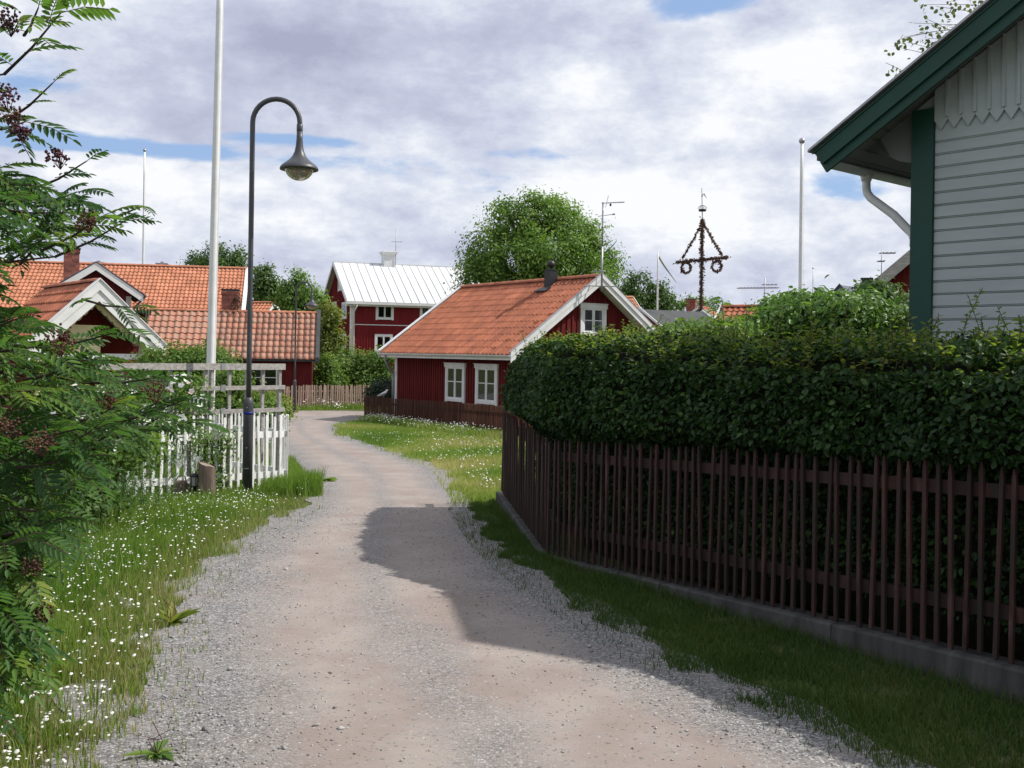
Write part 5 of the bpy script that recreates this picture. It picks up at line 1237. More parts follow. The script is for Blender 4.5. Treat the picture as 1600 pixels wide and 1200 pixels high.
woody('garden_tree', 'yellow green garden tree at the left corner of the two storey house', 'tree', onground(513, 55), bl(55, [(514, 492, 16, 20), (504, 515, 14, 22), (522, 525, 16, 16), (508, 545, 20, 20)]), .10, 'lilacyel', 95, 46, .34, .17, None, .55)
woody('garden_bush', 'broad loose bush below the two storey house, beyond the grey brown fence', 'bush', onground(560, 50), bl(50, [(545, 572, 38, 26), (585, 568, 30, 24), (600, 588, 26, 24), (520, 590, 32, 28), (565, 598, 44, 24), (608, 560, 18, 18)]), .07, 'bush', 230, 46, .38, .15, None, .5, multi=True)
woody('garden_bush', 'bright green bush against the right end of the pink tiled outbuilding', 'bush', onground(512, 44.5), bl(44.5, [(508, 575, 18, 20), (515, 598, 24, 20), (500, 598, 12, 26)]), .05, 'bush', 100, 46, .26, .13, None, .5, multi=True)
woody('evergreen_bush', 'dark evergreen bush squeezed between the cottage corner and its brown fence', 'bush', onground(602, 37.4), bl(37.3, [(598, 612, 21, 20, 0), (585, 618, 12, 16, .4), (612, 618, 14, 18, -.3)], .5), .06, 'conifer', 120, 60, .22, .09, None, .4, multi=True)
woody('garden_bush', 'rounded green bush behind the left half of the trellis', 'bush', onground(300, 20), bl(20, [(320, 563, 44, 28), (268, 566, 44, 24), (240, 590, 30, 30), (300, 600, 60, 40)]), .05, 'bush', 260, 60, .20, .075, None, .45, multi=True)
woody('garden_bush', 'fruit bush behind the trellis between the flagpole and the lamp post', 'bush', onground(385, 17.5), bl(17.5, [(360, 600, 32, 30), (410, 645, 32, 26), (355, 640, 34, 30), (395, 655, 40, 30)]), .05, 'bush', 240, 55, .18, .065, None, .45, multi=True)
woody('garden_bush', 'low leafy plant under the white window at the trellis end', 'bush', onground(430, 19.5), bl(19.5, [(425, 632, 22, 18), (440, 640, 14, 14)]), .03, 'lilacyel', 60, 40, .16, .07, None, .45, multi=True)
# shrubs behind the hedge
woody('glossy_shrub', 'bright glossy shrub heaped behind the hedge, right of the maypole', 'shrub', onground(1225, 14), bl(13.8, [(1200, 506, 26, 16), (1222, 490, 28, 20), (1262, 480, 40, 18), (1250, 505, 70, 26), (1165, 524, 36, 14)], .9), .05, 'bush_big', 230, 46, .17, .085, None, .55, oval=True, asp=.5, multi=True)
woody('glossy_shrub', 'tall glossy shrub left of the green corner post, catching the sun', 'shrub', onground(1340, 12.6), bl(12.6, [(1310, 482, 34, 20), (1345, 490, 30, 26), (1385, 508, 28, 22), (1325, 512, 50, 26)], .8), .05, 'bush_big', 200, 46, .16, .08, None, .55, oval=True, asp=.5, multi=True)
woody('dark_shrub', 'dark sprawling shrub before the red house beside the drainpipe', 'shrub', onground(1375, 15.5), bl(15.5, [(1368, 462, 24, 20), (1390, 480, 22, 26), (1352, 478, 16, 20)], .5), .05, 'tree_dark', 110, 42, .16, .075, None, .5, multi=True)
woody('garden_bush', 'pale leafy shrub rising over the hedge below the maypole', 'shrub', onground(1085, 12.5), bl(12.5, [(1085, 524, 34, 12), (1125, 520, 32, 14), (1045, 528, 22, 8)], .5), .04, 'bush', 130, 44, .15, .065, None, .5, multi=True)
def sprout(px, Y, top, n, label, cat='shoot', big=.15):
    base = W(px, 545, Y); tp = W(px+random.uniform(-6, 6), top, Y); a = thing('tall_shoot', label, cat, (base.x, Y, GZ(Y)), 0, 'leafy shoots standing above the hedge')
    mb = MB(); b0 = Vector((base.x, Y, GZ(Y))); limb(mb, b0, tp, .009, .004, .03); mb.build('stem', M['bush_big'], a, world=True)
    P = []; D = []
    for i in range(n):
        u = .55+.45*(i+1)/n; t = i*2.4+random.random(); P.append(b0.lerp(tp, u)); D.append((math.cos(t), math.sin(t), random.uniform(.1, .8)))
    P = np.array([tuple(p) for p in P]); D = np.array(D); L = np.full(n, big)*(0.8+.4*RNG.random(n)); V, F, m_ = leafgeo(P, D, np.tile([0, 0, 1.], (n, 1))+.2*RNG.normal(size=(n, 3)), L, L*.34, True, .12, .45)
    np_mesh('leaves', V, F, np.repeat(.5+.5*RNG.random(n), m_), M['bush_big'], a, kind='stuff')
for (px, Y, top, n, lb_) in ((1116, 11.6, 474, 14, 'tall leafy shoot directly right of the maypole foot'), (1131, 11.7, 466, 15, 'second leafy shoot right of the maypole, the tallest of the pair'), (1168, 12.2, 474, 12, 'drooping leafy shoot halfway between maypole and wide antenna'), (1188, 12.3, 470, 12, 'leafy shoot in front of the wide antenna'), (1240, 12.5, 478, 10, 'short leafy shoot at the foot of the ball topped flagpole'), (1275, 12.4, 476, 10, 'leafy shoot just right of the ball topped flagpole'), (1060, 11.4, 500, 9, 'thin leafy shoot above the hedge left of the maypole')):
    sprout(px, Y, top, n, lb_)

# far woods closing the view
P = []
for i in range(9000):
    a = random.uniform(-1.35, 1.35); r = random.uniform(170, 215); h = (5.5+2.5*mnoise.noise((a*9, 3, 0)))*random.random()**.7; P.append((r*math.sin(a), r*math.cos(a), -1+h))
P = np.array(P); n = len(P); V, F, m_ = leafgeo(P, rdir(n, (0, 0, .3)), rdir(n, (0, -1, .4), .6), np.full(n, 2.2), np.full(n, 1.6), False)
np_mesh('distant_woods', V, F, RNG.random(n), M['tree_dark'], kind='stuff')

# vine on the brick chimney of the outbuilding
vx, vy, vz = vine_at
vn = thing('creeper', 'creeper clinging to the right side of the brick chimney above the pink tiled roof', 'creeper', (vx+.3, vy, vz-1.1))
blv = [((vx+.30, vy-.2, vz-.75), (.12, .3, .5)), ((vx+.36, vy-.15, vz-.25), (.1, .25, .25))]
mb = MB(); limb(mb, (vx+.3, vy-.27, vz-1.1), (vx+.3, vy-.27, vz-.1), .015, .006); mb.build('stem', M['twig'], vn, world=True)
foliage('leaves', vn, blv, 26, 16, .10, .10, 'garland', .3, kind='stuff')

# birch behind the timber house: twigs looking over the roof edge
bt_ = thing('birch_tree', 'birch whose twigs peek over the roof edge of the timber house', 'tree', (8.6, 17.5, GZ(17)))
mb = MB(); limb(mb, (8.6, 17.5, -.6), (8.4, 17.2, 9.5), .16, .05, .02, 8); mb.build('trunk', M['white_worn'], bt_, world=True, smooth=True)
tips = [(1384, 98), (1396, 72), (1404, 62), (1418, 66), (1428, 36), (1444, 28), (1458, 44), (1462, 10), (1436, 8), (1478, 4), (1450, 60), (1500, -30), (1540, -60), (1412, 58)]
mb = MB(); PP = []
for (px, py) in tips:
    e = W(px, py, 15.2+random.uniform(-.4, .4)); s = Vector((8.5, 17.3, e.z+random.uniform(-.6, .9))); limb(mb, s, e, .007, .003, .06, 8)
    d = (e-s).normalized()
    for k in range(13): PP.append(e-d*random.random()**1.3*1.1+Vector((random.gauss(0, .06), random.gauss(0, .08), random.gauss(0, .06)-.03)))
for _ in range(900): u = random.random(); PP.append(Vector((9.2+random.gauss(0, .5), 17.2+random.gauss(0, .8), 6.3+random.gauss(0, 1.0))))
mb.build('branches', M['twig'], bt_, world=True)
P = np.array([tuple(p) for p in PP]); n = len(P); L = .06+.03*RNG.random(n); V, F, m_ = leafgeo(P, rdir(n, (0, 0, -.6)), rdir(n), L, L*.75, True, .1)
np_mesh('crown', V, F, np.repeat(RNG.random(n), m_), M['birch'], bt_, kind='stuff')

# ------------------------------------------------------------------ the hedge
hd = thing('hedge', 'tall clipped hedge overhanging the dark brown fence, deep green with a sunlit top', 'hedge', (1.2, 9.0, GZ(9)))
hp = [Vector((0.03, 12.3, 0)), Vector((0.33, 9.0, 0)), Vector((0.33, 9, 0))+Fd*8.6]
def hedge_path(s):
    """s from 0 (far left end) to 1; returns point on the front line, direction and inward normal (smooth at the corner)"""
    L1 = (hp[1]-hp[0]).length; L2 = (hp[2]-hp[1]).length; t = s*(L1+L2)
    d1 = (hp[1]-hp[0]).normalized(); d2 = (hp[2]-hp[1]).normalized()
    if t < L1: p = hp[0]+d1*t
    else: p = hp[1]+d2*(t-L1)
    w = min(1, max(0, (t-L1+.7)/1.4)); d = (d1*(1-w)+d2*w).normalized(); return p, d, Vector((-d.y, d.x, 0))
HT = 1.66
def hsurf(s, q, inset=0.0):
    """q 0..1 goes up the front (0-.45), over the top (.45-.75), down the back (.75-1)"""
    p, d, nr = hedge_path(s); th = 1.35; z0 = GZ(p.y)+.05
    ht = HT+.03*math.sin(s*9)+(-.10*max(0, (.07-s)/.07))
    if q < .45:
        u = q/.45; z = z0+(ht-z0)*u*.97; w = min(1, max(0, (z-GZ(p.y)-1.02)/.20)); x = .26*(1-w)+w*(-.01-.05*math.sin(PI*min(1, max(0, (u-.5)*2)))); n = -nr
    elif q < .75: u = (q-.45)/.3; x = .02+th*u; z = ht+.03*math.sin(PI*u); n = Vector((0, 0, 1))
    else: u = (q-.75)/.25; x = th; z = z0+(ht-z0)*(1-u); n = nr
    rr = .16
    if .38 < q < .52: n = (n+(-nr if q > .45 else Vector((0, 0, 1)))*.8).normalized()
    if abs(q-.45) < .035: z -= .05*(1-abs(q-.45)/.035); x += .05*(1-abs(q-.45)/.035)
    c = Vector((p.x, p.y, 0))+nr*x; c.z = z
    bmp = .075*mnoise.noise((c.x*1.6, c.y*1.6, c.z*1.8))+.05*mnoise.noise((c.x*4.5, c.y*4.5, c.z*5)+(Vector((3, 3, 3)) if False else Vector()) if False else (c.x*4.5, c.y*4.5, c.z*5))
    return c+n*(bmp-inset), n
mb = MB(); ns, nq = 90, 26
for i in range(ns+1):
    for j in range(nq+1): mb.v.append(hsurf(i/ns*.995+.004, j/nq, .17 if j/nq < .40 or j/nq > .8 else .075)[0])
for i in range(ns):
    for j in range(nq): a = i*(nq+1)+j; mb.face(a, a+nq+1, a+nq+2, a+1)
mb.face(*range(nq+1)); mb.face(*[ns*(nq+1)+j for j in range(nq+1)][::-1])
mb.build('light_block_core', M['core'], hd, world=True)  # solid core added to block light through the leaves, in place of twigs
P = []; D = []; Rn = []; Ls = []
def hq():
    r = random.random()
    return random.uniform(.06, .45) if r < .62 else random.uniform(.45, .75) if r < .90 else random.uniform(.75, 1)
for _ in range(84000):
    s = random.random(); q = hq()
    if q < .25 and random.random() < .50: continue
    c, n = hsurf(s, q, 0); dep = abs(random.gauss(0, .055))-.03
    z_ok = c.z-GZ(c.y)
    if z_ok < 1.2: dep = abs(dep)+.02
    P.append(tuple(c-n*dep)); g = Vector((random.gauss(0, .7), random.gauss(0, .7), random.gauss(0, .7)-.35)); D.append(tuple(n*.55+g)); Rn.append(min(1, max(0, random.gauss(.42, .22)+.25*mnoise.noise(c*2.2)))); Ls.append(random.uniform(.028, .056))
# far end face
for _ in range(5200):
    j = random.uniform(.12, .70); c1, _n = hsurf(.003, random.uniform(.1, .47), 0); p, d, nr = hedge_path(0); x = random.uniform(0, 1.3)
    c = c1+nr*x-d*(abs(random.gauss(0, .04))+.05*math.sin(PI*min(1, max(0, (c1.z+.3)/2)))); P.append(tuple(c)); D.append(tuple(-d*.55+Vector((random.gauss(0, .7), random.gauss(0, .7), random.gauss(-.3, .7))))); Rn.append(min(1, max(0, random.gauss(.5, .22)))); Ls.append(random.uniform(.035, .062))
P = np.array(P); D = np.array(D); n = len(P); L = np.array(Ls); U = rdir(n, (-.3, -.2, 1.2), .7)
V, F, m_ = leafgeo(P, D, U, L, L*.68, True, .14, .18); np_mesh('leaves', V, F, np.repeat(Rn, m_), M['hedge'], hd, kind='stuff')
# young shoots above the clipped top, leaf colour lightened to paint its sunlit band
P = []; D = []; Rn = []; Ls = []; st_ = MB()
for _ in range(3600):
    s = random.random(); q = random.uniform(.425, .70); c, n = hsurf(s, q, .03)
    h = abs(random.gauss(.06, .035))*(1.0+1.0*(mnoise.noise(c*1.3) > .15))
    if s > .42 and random.random() < .06: h += random.uniform(.05, .2)
    lean = Vector((random.gauss(0, .25), random.gauss(0, .25), 1)).normalized(); k = 3+int(h/.025)
    if h > .09: st_.tube([c, c+lean*h], .0025, 3, False)
    for i in range(k):
        u = i/k; P.append(tuple(c+lean*h*u)); t = i*2.4+random.random(); D.append((math.cos(t), math.sin(t), random.uniform(.1, .9))); Rn.append(random.random()); Ls.append(random.uniform(.028, .05))
P = np.array(P); D = np.array(D); n = len(P); L = np.array(Ls); V, F, m_ = leafgeo(P, D, rdir(n, (0, 0, 1.5), .5), L, L*.62, True, .14, .15)
np_mesh('shoots', V, F, np.repeat(Rn, m_), M['hedge_tip_lit'], hd, kind='stuff'); st_.build('shoot_stems', M['twig'], hd, world=True, kind='stuff')

# ------------------------------------------------------------------ the rowan in the left foreground
rw = thing('rowan_tree', 'rowan with feathery leaves and withered flower heads filling the left foreground', 'tree', (-3.35, 3.9, GZ(3.9)))
tb = Vector((-3.35, 3.9, GZ(3.9)))
mb = MB(); limb(mb, tb-Vector((0, 0, .2)), Vector((-3.25, 3.95, 2.2)), .085, .06, .03, 8); limb(mb, Vector((-3.25, 3.95, 2.1)), Vector((-3.0, 3.9, 4.4)), .058, .02, .05, 8)
mb.build('trunk', M['bark'], rw, world=True, smooth=True)
def rlim(py):
    """right-hand outline of the crown in photo columns, by row"""
    t = [(-120, 0), (0, -5), (30, -15), (60, -50), (110, -45), (150, -22), (190, -20), (235, -15), (262, 20), (300, 90), (330, 130), (360, 105), (385, 45), (405, -15), (430, -50), (455, -20), (480, 25), (505, 60), (530, 130), (560, 190), (600, 240), (640, 262), (670, 215), (700, 165), (760, 150), (800, 112), (830, 92), (860, 52), (900, 40), (960, 30), (1010, 35), (1050, 30), (1080, 5), (1120, -60)]
    return float(np.interp(py, [a for a, b in t], [b for a, b in t]))
PL = []; DL = []; UL = []; LL = []; RL_ = []; tw = MB()
def frond(p, d, L, np_=6, rc=.5):
    d = Vector(d).normalized(); up = Vector((random.gauss(0, .35), random.gauss(0, .35), 1)); sd_ = d.cross(up).normalized(); nn = sd_.cross(d).normalized(); prev = Vector(p); pts = [prev]
    for i in range(np_+1):
        u = (i+1)/(np_+1); q = Vector(p)+d*L*u-Vector((0, 0, 1))*L*.28*u*u; pts.append(q)
        t = (q-pts[-2]).normalized(); ll = L*.37*(1-.45*abs(u-.5)*1.2)*random.uniform(.9, 1.1)
        if i == np_: PL.append(tuple(q)); DL.append(tuple(t)); UL.append(tuple(nn)); LL.append(ll); RL_.append(rc)
        else:
            for s in (1, -1):
                dd = (t*.62+sd_*s*.85-nn*.12).normalized(); PL.append(tuple(q)); DL.append(tuple(dd)); UL.append(tuple(nn)); LL.append(ll); RL_.append(min(1, max(0, rc+random.gauss(0, .08))))
    tw.tube([pts[0], pts[len(pts)//2], pts[-1]], .0014, 3, False)
def twig(tip, src, L, nf, fl=.165):
    tip = Vector(tip); d = (tip-Vector(src)).normalized(); d = (d+Vector((random.gauss(0, .18), random.gauss(0, .18), random.gauss(0, .14)+.05))).normalized(); base = tip-d*L
    tw.tube([base, base+d*L*.5+Vector((0, 0, -.01)), tip], [.005, .0038, .002], 5)
    sd_ = d.cross(Vector((0, 0, 1))).normalized(); rc = random.random()**1.2
    for i in range(nf):
        u = .15+.85*i/max(1, nf-1); a = 2.4*i+random.random(); rad = sd_*math.cos(a)+Vector((0, 0, 1))*math.sin(a)*.6
        dd = d*(.35+.7*u)+rad*(1.0-.55*u); frond(base+d*L*u, dd, fl*random.uniform(.75, 1.15), random.choice((5, 6, 6, 7)), min(1, max(0, rc*.8+random.uniform(-.1, .2))))
    return base
srcs = [Vector((-3.2, 3.95, z)) for z in (0.9, 1.5, 2.1, 2.8, 3.6)]
bases = []
def near_src(p): return min(srcs, key=lambda s: abs(s.z-(p.z-.25)))
cnt = 0
while cnt < 500:
    py = random.uniform(-120, 1100); lim = rlim(py); px = lim-14-abs(random.gauss(0, 1))*150 if random.random() < .75 else random.uniform(-420, lim-15)
    if px > lim-10: continue
    Y = random.uniform(2.75, 4.5)
    if py > 830: Y = random.uniform(2.6, 3.4)
    p = W(px, py, Y)
    if p.z < GZ(p.y)+.12: continue
    if 395 < py < 470 and px > rlim(py)-15: continue
    bases.append(twig(p-Vector((0, 0, 0)), near_src(p), random.uniform(.18, .34), random.randint(5, 8), .142)); cnt += 1
# named twigs that give the outline its reach
for (px, py, Y, L, nf, fl) in ((224, 322, 3.3, .30, 3, .085), (196, 345, 3.3, .26, 5, .12), (135, 252, 3.2, .22, 4, .10), (82, 130, 3.1, .25, 4, .10), (95, 20, 2.9, .30, 5, .15), (60, 12, 2.8, .2, 4, .14), (165, 335, 3.2, .3, 7, .15), (120, 300, 3.2, .3, 7, .15), (288, 625, 3.6, .30, 6, .13), (262, 645, 3.5, .3, 7, .15), (250, 590, 3.6, .3, 7, .15), (40, 190, 3, .2, 5, .13), (180, 520, 3.5, .3, 6, .14), (92, 840, 3.0, .3, 6, .15), (55, 1000, 2.8, .28, 6, .15), (50, 1040, 2.8, .28, 5, .14), (300, 660, 3.7, .25, 5, .12), (205, 480, 3.6, .25, 4, .12)):
    bases.append(twig(W(px, py, Y), near_src(W(px, py, Y)), L, nf, fl))
P = np.array(PL); D = np.array(DL); U = np.array(UL); L = np.array(LL); n = len(P)
V, F, m_ = leafgeo(P, D, U, L, L*.30, True, .22, .10); np_mesh('leaflets', V, F, np.repeat(RL_, m_), M['rowan'], rw, kind='stuff')
tw.build('twigs', M['twig'], rw, world=True, kind='stuff')
bm = MB()
for b in bases[::3]:
    s = near_src(b); mid = (b+s)/2+Vector((random.gauss(0, .05), random.gauss(0, .05), .12)); bm.tube([s, s.lerp(mid, .5)+Vector((0, 0, .06)), mid, mid.lerp(b, .5)+Vector((0, 0, .01)), b], [.012, .009, .007, .005, .003], 5, False)
bm.build('branches', M['twig'], rw, world=True)
# withered flower heads
for (px, py, Y, r, m_) in ((12, 30, 2.9, .042, 'berry_dark'), (8, 150, 2.9, .040, 'berry_dark'), (18, 180, 3, .035, 'berry'), (90, 245, 3.15, .034, 'berry_dark'), (32, 205, 3.0, .03, 'berry_dark'), (92, 530, 3.0, .050, 'berry'), (64, 690, 2.9, .045, 'berry'), (240, 610, 3.4, .046, 'berry'), (166, 622, 3.4, .036, 'berry'), (15, 668, 2.9, .036, 'berry'), (50, 885, 2.8, .030, 'berry'), (68, 958, 2.8, .030, 'berry'), (135, 345, 3.2, .036, 'berry')):
    c = W(px, py, Y-.12); f = MB()
    for _ in range(int(60)):
        q = Vector((random.gauss(0, 1), random.gauss(0, 1), random.gauss(0, .7))).normalized()*r*random.random()**.4; f.cur = random.random(); f.sphere(c+q, random.uniform(.0035, .006), 5)
    for _ in range(12): q = Vector((random.gauss(0, 1), random.gauss(0, 1), random.gauss(0, .7))).normalized()*r*.8; f.tube([c-Vector((0, -.02, r)), c+q], .0012, 3, False)
    f.build('flower_head', M[m_], rw, world=True)

# ------------------------------------------------------------------ roses, feathery plant, meadow
def blossom(rad, k=5):
    mb = MB()
    for i in range(k):
        a = 2*PI*i/k; d = Vector((math.cos(a), math.sin(a), .25)).normalized(); s = Vector((-math.sin(a), math.cos(a), 0))
        mb.cur = random.random(); b = len(mb.v); mb.v += [Vector((0, 0, 0)), d*rad*.6+s*rad*.42, d*rad+Vector((0, 0, rad*.15)), d*rad*.6-s*rad*.42]; mb.face(b, b+1, b+2, b+3)
    mb.sphere((0, 0, .004), rad*.16, 6); return mb
bm_ = []
for r, m_ in ((.050, 'petal'), (.043, 'petal'), (.048, 'pink_petal')): o = blossom(r).build('rose', M[m_]); bm_.append(o.data); bpy.data.objects.remove(o)
def rose(label, Y, blobs, spots, n, ls=.045):
    c = blobs[0]; base = onground(c[0], Y); a = woody('rose_bush', label, 'rose bush', base, bl(Y, blobs, .5), .02, 'bush', n, 40, .14, ls, None, .45, multi=True, oval=True)
    inv = ROOTM[a.name].inverted()
    for (px, py) in spots:
        p = W(px, py, Y-.72+random.uniform(-.1, .1)); R_ = Vector((random.gauss(0, .5), -1, .7+random.gauss(0, .4))).to_track_quat('Z', 'Y').to_matrix().to_4x4()
        place('rose', random.choice(bm_), a, inv @ Matrix.Translation(p) @ R_)
rose('white rose bush leaning over the white fence under the trellis rails', 13.3, [(300, 625, 36, 34), (275, 655, 30, 34), (330, 690, 30, 30), (250, 690, 40, 40), (335, 735, 22, 34)],
     [(276, 590), (286, 587), (292, 594), (271, 598), (268, 613), (262, 608), (283, 602), (290, 588), (305, 622), (311, 627), (317, 620), (313, 634), (303, 631), (285, 652), (279, 665), (262, 662), (297, 598), (300, 612), (275, 690), (247, 668), (258, 648), (238, 700), (268, 700), (244, 620), (281, 726)], 150)
rose('pale pink rose bush deep in shade behind the rowan leaves', 9.5, [(160, 655, 60, 50), (110, 640, 50, 44), (210, 690, 46, 40), (120, 720, 50, 40), (200, 620, 30, 30)],
     [(128, 648), (134, 642), (122, 655), (165, 668), (168, 674), (186, 690), (190, 632), (198, 640), (150, 690), (212, 612), (200, 598), (178, 700), (100, 700), (84, 650), (148, 655), (225, 640), (232, 655), (222, 668), (160, 610), (118, 606)], 190, .05)
# feathery asparagus-like plant
fp_ = thing('feathery_plant', 'soft feathery plant spilling in front of the white pickets', 'plant', gp(-4.15, 10.6))
P = []; D = []; stm = MB()
for i in range(46):
    b0 = gp(-4.15+random.gauss(0, .25), 10.6+random.gauss(0, .25)); t = b0+Vector((random.gauss(.08, .28), random.gauss(0, .25), random.uniform(.7, 1.15))); stm.tube([b0, b0.lerp(t, .5)+Vector((0, 0, .06)), t], [.004, .003, .001], 3, False)
    for k in range(190):
        u = random.uniform(.15, 1); q = b0.lerp(t, u)+Vector((random.gauss(0, .10), random.gauss(0, .10), random.gauss(0, .05)))*(1.3-u*.6); P.append(tuple(q)); D.append((random.gauss(0, 1), random.gauss(0, 1), random.gauss(.4, .6)))
P = np.array(P); n = len(P); L = .05+.04*RNG.random(n); V, F, m_ = leafgeo(P, np.array(D), rdir(n), L, L*.10, False, .0); np_mesh('fine_leaves', V, F, RNG.random(n), M['fern'], fp_, kind='stuff'); stm.build('stems', M['twig'], fp_, world=True, kind='stuff')
woody('garden_bush', 'dark low bush in the shade at the far left beneath the rowan', 'bush', onground(60, 9.0), bl(9.0, [(70, 740, 70, 50), (0, 720, 70, 60), (130, 775, 50, 34), (-80, 700, 80, 90)], .6), .03, 'tree_dark', 190, 46, .16, .06, None, .45, multi=True)

def blades(name, pts, h, mat, rn, w=.006, two=True, lean=.35, parent=None, **kw):
    P = np.array(pts); n = len(P); h = np.asarray(h); d = rdir(n, (0, 0, 0)); d[:, 2] = 0; d = unit(d)*lean*RNG.random((n, 1)); wdir = unit(np.stack([RNG.normal(size=n), RNG.normal(size=n)*.6, np.zeros(n)], 1))
    H = h[:, None]; w_ = (w*(0.6+.8*RNG.random((n, 1)))); up = np.array([0, 0, 1.])
    if two:
        m_ = P+d*H*.35+up*H*.55; t = P+d*H*1.15+up*H*(1-.25*np.linalg.norm(d, axis=1, keepdims=True))
        V = np.stack([P-wdir*w_/2, P+wdir*w_/2, m_+wdir*w_*.42, m_-wdir*w_*.42, t+wdir*w_*.06, t-wdir*w_*.06], 1).reshape(-1, 3); b = (np.arange(n)*6)[:, None]
        F = np.concatenate([b+np.array([[0, 1, 2, 3]]), b+np.array([[3, 2, 4, 5]])], 1).reshape(-1, 4); rr = np.repeat(rn, 2)
    else:
        t = P+d*H+up*H; V = np.stack([P-wdir*w_/2, P+wdir*w_/2, t+wdir*w_*.1, t-wdir*w_*.1], 1).reshape(-1, 3); b = (np.arange(n)*4)[:, None]; F = b+np.array([[0, 1, 2, 3]]); rr = rn
    return np_mesh(name, V, F, rr, M[mat], parent, kind='stuff', **kw)
def nz(x, y, s, o=0.0): return mnoise.noise((x*s, y*s, o))
# left verge
pg = []; hg = []; rg = []; pd = []; hdv = []; rd_ = []; n = 0
while n < 155000:
    Y = 2.6+(14.6-2.6)*random.random()**1.15; xl = road_l(Y); xmin = -.5*Y-.7; x = random.uniform(min(xmin, xl-.4), xl+.28); e = xl-x; n += 1
    w_ = .22*nz(x, Y, 1.6, 5)+.12*nz(x, Y, 5, 2)
    ed = e+w_
    if ed < .02 and random.random() > .05: continue
    if Y < 5.2 and ed < .45 and nz(x, Y, 1.9, 9) < .12 and random.random() < .6: continue
    if ed < .5 and nz(x, Y, 3.1, 4) < -.05 and random.random() < .75: continue
    tall = max(0, min(1, ed/.9))*(1 if Y < 11.3 else .45); hh = (.045+.17*tall*(.6+.8*(nz(x, Y, .9, 1)+.4)))*random.uniform(.5, 1.25)
    if random.random() < .02: hh *= 1.9
    z = GZ(Y)
    if ed < .55 and random.random() < .62-.6*ed: pd.append((x, Y, z)); hdv.append(hh*.9+.02); rd_.append(random.random())
    else: pg.append((x, Y, z)); hg.append(hh); rg.append(min(1, max(0, random.gauss(.42, .2)+.3*nz(x, Y, 1.1, 8))))
blades('verge_grass', pg, hg, 'grass', rg, .0065); blades('dry_grass', pd, hdv, 'grass_dry', rd_, .0045)
# tufts at the corner of the white fence and round the lamp
pg = []; hg = []; rg = []
for _ in range(9000):
    t = random.random(); x = -3.6+1.15*t+random.gauss(0, .10); Y = 13.0+.9*t-random.random()*.55+random.gauss(0, .08)
    if x > road_l(Y)+.18: continue
    pg.append((x, Y, GZ(Y))); hg.append(random.uniform(.10, .34)*(.6+.5*t)*(1 if x > -3.15 else .38)); rg.append(random.gauss(.35, .18))
for _ in range(5000):
    Y = random.uniform(13.6, 17.5); x = road_l(Y)-abs(random.gauss(0, .22)); pg.append((x, Y, GZ(Y))); hg.append(random.uniform(.08, .25)); rg.append(random.gauss(.4, .2))
for _ in range(14000):
    Y = random.uniform(9.5, 15.5); x = random.uniform(-.5*Y-.3, -3.0-(14-Y)*.75)
    if x > road_l(Y)-.2: continue
    pg.append((x, Y, GZ(Y))); hg.append(random.uniform(.05, .15) if x > -4.6 else random.uniform(.12, .38)); rg.append(random.gauss(.35, .2))
blades('fence_foot_grass', pg, hg, 'grass', np.clip(rg, 0, 1), .008)
# right-hand strip under the dark fence
def fx(Y): return float(np.interp(Y, [12.7-0.0, 12.7], [0, 0])) if False else (F0.x+(9.0-Y)/.864*.504 if Y < 9 else F0.x+(F2.x-F0.x)*(Y-9)/3.7)
pg = []; hg = []; rg = []; n = 0
while n < 105000:
    Y = 2.7+10.6*random.random()**1.25; a = road_r(Y); b = fx(Y)-.085 if Y < 12.72 else 2.5; x = random.uniform(a-.25, b); e = x-a; n += 1; w_ = .18*nz(x, Y, 2.2, 15)+.12*nz(x, Y, 6, 12)
    if e+w_ < .03 and random.random() > .06: continue
    if nz(x, Y, 2.4, 3) < -.28 and random.random() < .6: continue
    pg.append((x, Y, GZ(Y))); hg.append(random.uniform(.018, .05)*(1+.9*max(0, nz(x, Y, 1.5, 6)))+(.05*random.random() if b-x < .08 else 0)); rg.append(min(1, max(0, random.gauss(.45, .25)+.3*nz(x, Y, 1.3, 2))))
blades('strip_grass', pg, hg, 'grass_dark', rg, .0055, False, .8)
# lawn patch beyond the dark fence
pg = []; hg = []; rg = []; n = 0
while n < 100000:
    Y = 12.7+24*random.random()**1.35; a = road_r(Y); fb = cfA.x+(cfB.x-cfA.x)*(Y-cfA.y)/(cfB.y-cfA.y) if Y > cfA.y else cfA.x+1.6*(cfA.y-Y)/1.8+.0
    fb = min(fb, 1.5); n += 1
    if fb < a: continue
    x = random.uniform(a-.2, fb); e = x-a; w_ = .3*nz(x, Y, 1.0, 15)+.15*nz(x, Y, 3, 12); dry = nz(x, Y, .45, 33)
    if e+w_ < .05 and random.random() > .1: continue
    if dry > .18 and random.random() < .5: continue
    near = Y > cfA.y-1.5 and (fb-x) < 1.0
    pg.append((x, Y, GZ(Y))); hg.append((.05+.05*random.random())*(1.0 if not near else 2.6)); rg.append(min(1, max(0, random.gauss(.68, .2)+1.0*dry)))
blades('lawn_grass', pg, hg, 'grass', rg, .011, False, .7)
# foot of the far fence and garden beds behind it
pg = []; hg = []; rg = []
for _ in range(9000):
    t = random.random(); p = Vector((-13.5, 39.7, 0)).lerp(Vector((-3.2, 44.9, 0)), t) if False else (Vector((-14, 39.9, 0)).lerp(Vector((-9.0, 40.6, 0)), random.random()) if random.random() < .55 else Vector((-9.0, 40.6, 0)).lerp(Vector((-3.2, 45.0, 0)), random.random()))
    y = p.y-abs(random.gauss(0, .45))+.3; pg.append((p.x+random.gauss(0, .1), y, GZ(y))); hg.append(random.uniform(.08, .28)); rg.append(random.gauss(.45, .2))
blades('fence_foot_grass', pg, hg, 'grass', np.clip(rg, 0, 1), .02, False, .4)

